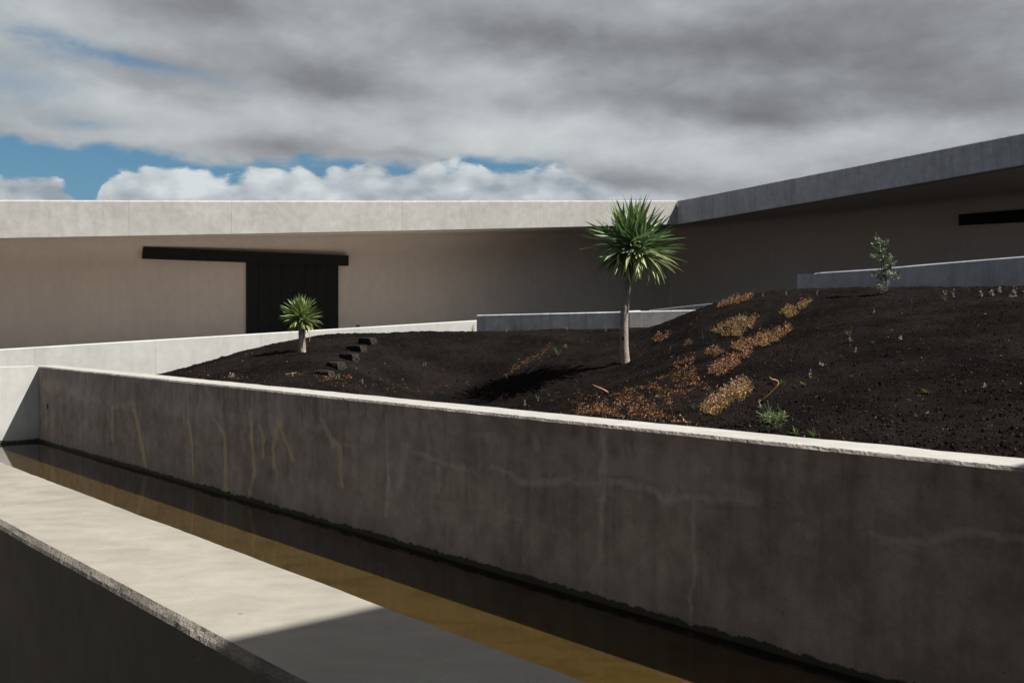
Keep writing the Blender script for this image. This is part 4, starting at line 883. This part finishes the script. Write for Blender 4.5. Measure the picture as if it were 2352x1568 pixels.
seed_list = [
    ('stalk', 1731, 681, 28, 'tall thin pale stalk on the crest at the end of the pink patch'), ('sprig', 1753, 682, 18, 'thin grey sprig on the crest right of the tall pale stalk'), ('sprig', 1806, 679, 10, 'tiny grey shoot on the crest between the thin sprig and the curved wall'),
    ('sprig', 1875, 679, 15, 'silvery sprig on the crest under the rounded end of the curved wall'), ('sprig', 2007, 720, 11, 'small silvery seedling on the slope below the leafy shrub'), ('tuft', 1802, 748, 8, 'bright green seedling between two succulent patches'),
    ('tuft', 1950, 773, 17, 'spiky green seedling alone in the middle of the dark slope'), ('sprig', 1955, 785, 10, 'silvery seedling touching the spiky green seedling'), ('tuft', 2004, 789, 7, 'tiny green seedling on the bare slope right of the spiky one'),
    ('sprig', 2067, 780, 10, 'pale seedling on the bare slope, well below the shrub'), ('sprig', 1964, 811, 11, 'thin silvery seedling lower down the bare slope'), ('stalk', 2095, 699, 12, 'short dry stalk just below the crest right of the shrub'),
    ('sprig', 2189, 683, 18, 'silvery sprig on the crest, third from the shrub'), ('sprig', 2172, 678, 13, 'pale yellow-green sprig on the crest, nearest the shrub'), ('tuft', 2170, 692, 17, 'upright green shoot just below the crest sprigs'),
    ('fat', 2254, 683, 15, 'plump silvery sprig on the crest, left of the tall one'), ('fat', 2277, 681, 15, 'silvery sprig carrying a tall thin flower stalk on the crest'), ('fat', 2296, 673, 13, 'small whitish sprig standing highest on the crest at right'),
    ('fat', 2331, 683, 17, 'silvery sprig with a forked pair of flower stalks near the right edge'), ('sprig', 2320, 685, 9, 'tiny silvery sprig beside the forked one'), ('stalk', 2226, 676, 30, 'thin dark dry stalk in front of the curved wall'),
    ('stalk', 1602, 738, 12, 'short pale stalk on the left shoulder of the right mound'), ('stalk', 1648, 750, 19, 'leaning pale stalk above the broad olive patch'), ('stalk', 1615, 780, 14, 'pale stalk with a side shoot left of the broad olive patch'),
    ('dry', 1537, 816, 24, 'dry brown stalk right of the tall tree trunk'), ('sprig', 1885, 840, 10, 'small silvery seedling right of the succulents, mid slope'), ('sprig', 1860, 868, 19, 'slim silvery seedling above the green rosette'),
    ('tuft', 1798, 888, 18, 'upright green shoot right of the big curled leaf'), ('rosette', 1846, 886, 12, 'low green rosette right of the upright shoot'), ('rosette', 2126, 905, 16, 'green grassy tuft on the bare slope at right'),
    ('sprig', 2259, 892, 10, 'lone silvery seedling far right on the lower slope'), ('tuft', 2089, 925, 8, 'tiny green seedling left below the grassy tuft'), ('sprig', 1745, 940, 22, 'silvery sprig at the thin end of the big curled leaf'),
    ('rosette', 1830, 1001, 25, 'left of the two green grass tufts behind the channel wall'), ('rosette', 1866, 1004, 25, 'right of the two green grass tufts behind the channel wall'), ('sprig', 1767, 993, 15, 'pale green seedling behind the channel wall left of the branching plant'),
    ('dry', 1884, 1005, 15, 'single dry stalk beside the right grass tuft'), ('dry', 1491, 969, 34, 'pair of dry stalks behind the channel wall below the red plants'), ('dry', 1383, 949, 20, 'short dry stalk behind the wall, left of the pair'),
    ('tuft', 1592, 938, 13, 'small green shoot amid the red creeping plants'), ('tuft', 1085, 761, 21, 'thin green plant against the white wall beside the planter wall corner'), ('sprig', 1163, 763, 9, 'tiny pale sprig at the left foot of the planter wall'),
    ('sprig', 1301, 760, 13, 'pale sprig at the middle foot of the planter wall'), ('sprig', 1393, 760, 12, 'pale sprig at the foot of the planter wall just left of the trunk'), ('tuft', 1281, 818, 26, 'upright bright green tuft at the upper edge of the tree shadow'),
    ('rosette', 1300, 801, 13, 'small green tuft above the tree shadow, right of the upright one'), ('sprig', 1235, 922, 17, 'silvery sprig behind the wall in front of the tree shadow'), ('sprig', 1206, 932, 14, 'curled silvery sprig close behind the wall below the tree shadow'),
    ('rosette', 534, 868, 13, 'grey-green clump at the low left corner of the bank'), ('sprig', 672, 866, 11, 'small sprig among litter left of the lowest step'), ('tuft', 777, 868, 12, 'straggly yellow-green tuft right below the lowest step'),
    ('sprig', 833, 880, 9, 'tiny pale sprig near the wall below the steps'), ('sprig', 975, 842, 11, 'thin pale sprig alone on the middle of the left slope')]
for i, (ty, x, y, hpx, lb) in enumerate(seed_list):
    p = hit1(x, y); s = p[1] / F * hpx * 1.02
    if ty == 'stalk': V_, F_, C_ = stalk(p, s, .007, i + 1, PALE, 5, .012, .08)
    elif ty == 'dry': V_, F_, C_ = stalk(p, s, .006, i + 1, BRN, 4, .012, .1, n_st=2)
    elif ty == 'sprig': V_, F_, C_ = stalk(p, s, .006, i + 1, SIL, 16, .018, .15, n_st=2)
    elif ty == 'fat':
        V_, F_, C_ = stalk(p, s, .008, i + 1, SIL, 44, .030, .1, n_st=3)
        if 'stalk' in lb:
            for dx in ((0,) if 'tall' in lb else (-.05, .06)):
                V2, F2, C2 = stalk(p + np.array([dx * .3, 0, s * .6]), s * 1.3, .005, i + 61 + int(dx * 100), SIL, 6, .016, .06 + abs(dx)); F_ = F_ + [tuple(k + len(V_) for k in f) for f in F2]; V_ = V_ + V2; C_ = C_ + C2
    elif ty == 'tuft': V_, F_, C_ = blades(p, 12, s, .006, .55, i + 1, GRN)
    else: V_, F_, C_ = blades(p, 26, s, .006, 1.15, i + 1, GRN if 'grey' not in lb else SIL)
    me = col_mesh('seedling', np.array(V_), np.array(F_), np.array([np.asarray(c, float) for c in C_])); tag(link('seedling', me, None, origin=tuple(p)), lb, 'seedling', 'seedlings on the bank')
# branching silver plant near the wall
p = hit1(1787, 990); s = p[1] / F
bpnt = thing('branching_plant', 'wispy silver-branched plant with feathery green leaves close behind the channel wall', 'plant', tuple(p))
def tube(paths, wd, cols):
    V, Fq, C = [], [], []
    for path in paths:
        q = len(V); k_ = len(path) - 1
        for i, pt in enumerate(path):
            w2 = wd / 2 * (1.1 - .5 * i / k_); pt = np.array(pt, float); V += [pt + [-w2, 0, 0], pt + [w2 * .5, -w2 * .87, 0], pt + [w2 * .5, w2 * .87, 0]]
        for i in range(k_):
            for m_ in range(3): Fq.append((q + i * 3 + m_, q + i * 3 + (m_ + 1) % 3, q + i * 3 + 3 + (m_ + 1) % 3, q + i * 3 + 3 + m_)); C.append(cols)
    return V, Fq, C
def zz(x, y, dy=0): q = P(2700 * .6125 + x * .1172, 1380 * .6125 + y * .1172, p[1] - .02); q[1] += dy; return q
V_, F_, C_ = tube([[zz(1110, 1200), zz(1080, 1040), zz(1040, 890), zz(950, 830), zz(890, 760), zz(875, 710)], [zz(1000, 860), zz(960, 800), zz(945, 700), zz(932, 625)], [zz(985, 840), zz(995, 780), zz(1003, 740)], [zz(1040, 890), zz(1040, 830)], [zz(1110, 1180), zz(1030, 1100), zz(965, 1040), zz(950, 930)],
                    [zz(1090, 1010), zz(1200, 940, -.05), zz(1290, 915, -.06), zz(1325, 935, -.06)], [zz(1210, 920), zz(1160, 800), zz(1130, 700)], [zz(900, 990), zz(830, 1005), zz(730, 930)]], .0075, (.30, .32, .27))
link('stem', col_mesh('stem', np.array(V_), np.array(F_), np.array(C_)), None, bpnt)
rg = np.random.default_rng(8); pts = []
for k in range(320):
    c = [(1080, 960), (1110, 1100), (960, 960), (1240, 960), (880, 980), (1180, 1000)][rg.integers(0, 6)]; pts.append(zz(c[0] + rg.normal(0, 60), c[1] + rg.normal(0, 50), rg.normal(0, .03)))
V_, F_, C_ = flecks(np.array(pts), .028, np.array(GRN)[rg.integers(0, 3, 320)] * .8, 7, 1.0, rg); fo = link('foliage', col_mesh('foliage', V_, F_, C_), None, bpnt); fo['kind'] = 'stuff'

# shrub on the crest
p = hit1(2025, 679); Ysb = p[1]; s = Ysb / F
sh = thing('leafy_shrub', 'upright young shrub with narrow grey-green leaves on the crest in front of the curved wall', 'shrub', tuple(p))
zs3 = lambda x, y, dy=0: P(1935.5 + x * .1771, 514.5 + y * .1771, Ysb) + np.array([0, dy, 0])
br = [[zs3(560, 930), zs3(570, 800), zs3(550, 680), zs3(535, 560), zs3(510, 430), zs3(480, 320), zs3(440, 190)], [zs3(550, 680), zs3(640, 650, .05), zs3(740, 700, .08)], [zs3(520, 480), zs3(430, 450, -.05), zs3(350, 450, -.06)], [zs3(495, 380), zs3(540, 290, .03), zs3(545, 240, .03)],
      [zs3(565, 880), zs3(500, 850, -.04), zs3(450, 820, -.06)], [zs3(545, 620), zs3(600, 560, -.05), zs3(590, 420, -.05)], [zs3(560, 720), zs3(500, 700, .06), zs3(460, 620, .06)], [zs3(480, 340), zs3(420, 320), zs3(395, 270)]]
V_, F_, C_ = tube(br, .012, (.07, .05, .035)); link('stem', col_mesh('stem', np.array(V_), np.array(F_), np.array(C_)), None, sh)
rg = np.random.default_rng(12); pts = []
for path, wgt, sp in zip(br, (230, 90, 60, 60, 60, 110, 80, 40), (48, 42, 24, 26, 30, 36, 44, 20)):
    path = np.array(path)
    for k in range(wgt):
        u = rg.uniform(.12, 1) * (len(path) - 1); i = min(int(u), len(path) - 2); pt = path[i] + (path[i + 1] - path[i]) * (u - i); taper = 1 if wgt != 230 else (1.15 - .6 * u / (len(path) - 1))
        if k % 6 and wgt == 230 and u < 1.0: continue
        pts.append(pt + rg.normal(0, sp * .1771 * s * .55 * taper, 3))
pts = np.array(pts); SH = np.array([(.035, .062, .028), (.06, .09, .04), (.16, .175, .12), (.05, .07, .05), (.22, .23, .17)])
V_, F_, C_ = flecks(pts, .062, SH[rg.integers(0, 5, len(pts))], 4.2, 1.1, rg); fo = link('foliage', col_mesh('foliage', V_, F_, C_), None, sh); fo['kind'] = 'stuff'

# fallen dry curled leaves
def ribbon(name, pts, wpx, label):
    Yb = hit1(*pts[-1])[1] - .05; sec = []; n_ = len(pts)
    base = hit1(*pts[n_ // 2])
    for i, (x, y) in enumerate(pts):
        c = P(x, y, Yb + .0); g = H(np.array(c[0]), np.array(c[1])); 
        wd = wpx[i] * Yb / F; a = pts[max(i - 1, 0)]; b = pts[min(i + 1, n_ - 1)]; d = np.array([b[0] - a[0], b[1] - a[1]], float); d /= np.linalg.norm(d); nn = np.array([-d[1], 0, -d[0]]) * wd / 2
        sec.append([c - nn + [0, .012, 0], c + [0, -.004, 0], c + nn + [0, .010, 0], c + [0, .004, 0], c - nn + [0, .012, 0]])
    V = np.array(sec); me = mesh_np(name, V, grid_quads(*V.shape[:2]), True); return tag(link(name, me, M['dead'], origin=tuple(base)), label, 'leaf', 'dry leaves fallen on the bank')
k7 = lambda x, y: (2700 * .6125 + x * .1172, 1380 * .6125 + y * .1172)
ribbon('fallen_leaf', [k7(*q) for q in [(960, 165), (1000, 205), (1025, 225), (1090, 232), (1135, 258), (1145, 295), (1120, 345), (1060, 420), (980, 500), (900, 565), (800, 640), (690, 692)]], [1, 4.5, 4, 3.6, 4, 6, 6, 5, 4.2, 3, 2, .6], 'big curled dry orange leaf, hooked at the top, lying on the slope')
k6 = lambda x, y: (784 + x * .336, 857.5 + y * .336)
ribbon('fallen_leaf', [k6(*q) for q in [(1718, 76), (1745, 90), (1780, 105), (1810, 122), (1835, 138), (1846, 118)]], [.6, 2.5, 4, 4.6, 4, 1], 'small dry orange leaf on the soil left of the red creeping plants')
k2 = lambda x, y: (600.25 + x * .1406, 661.5 + y * .1406)
ribbon('fallen_leaf', [k2(*q) for q in [(400, 1395), (460, 1400), (530, 1390), (600, 1386)]], [.6, 1.6, 1.6, .6], 'thin straight dry leaf near the low left corner of the bank')
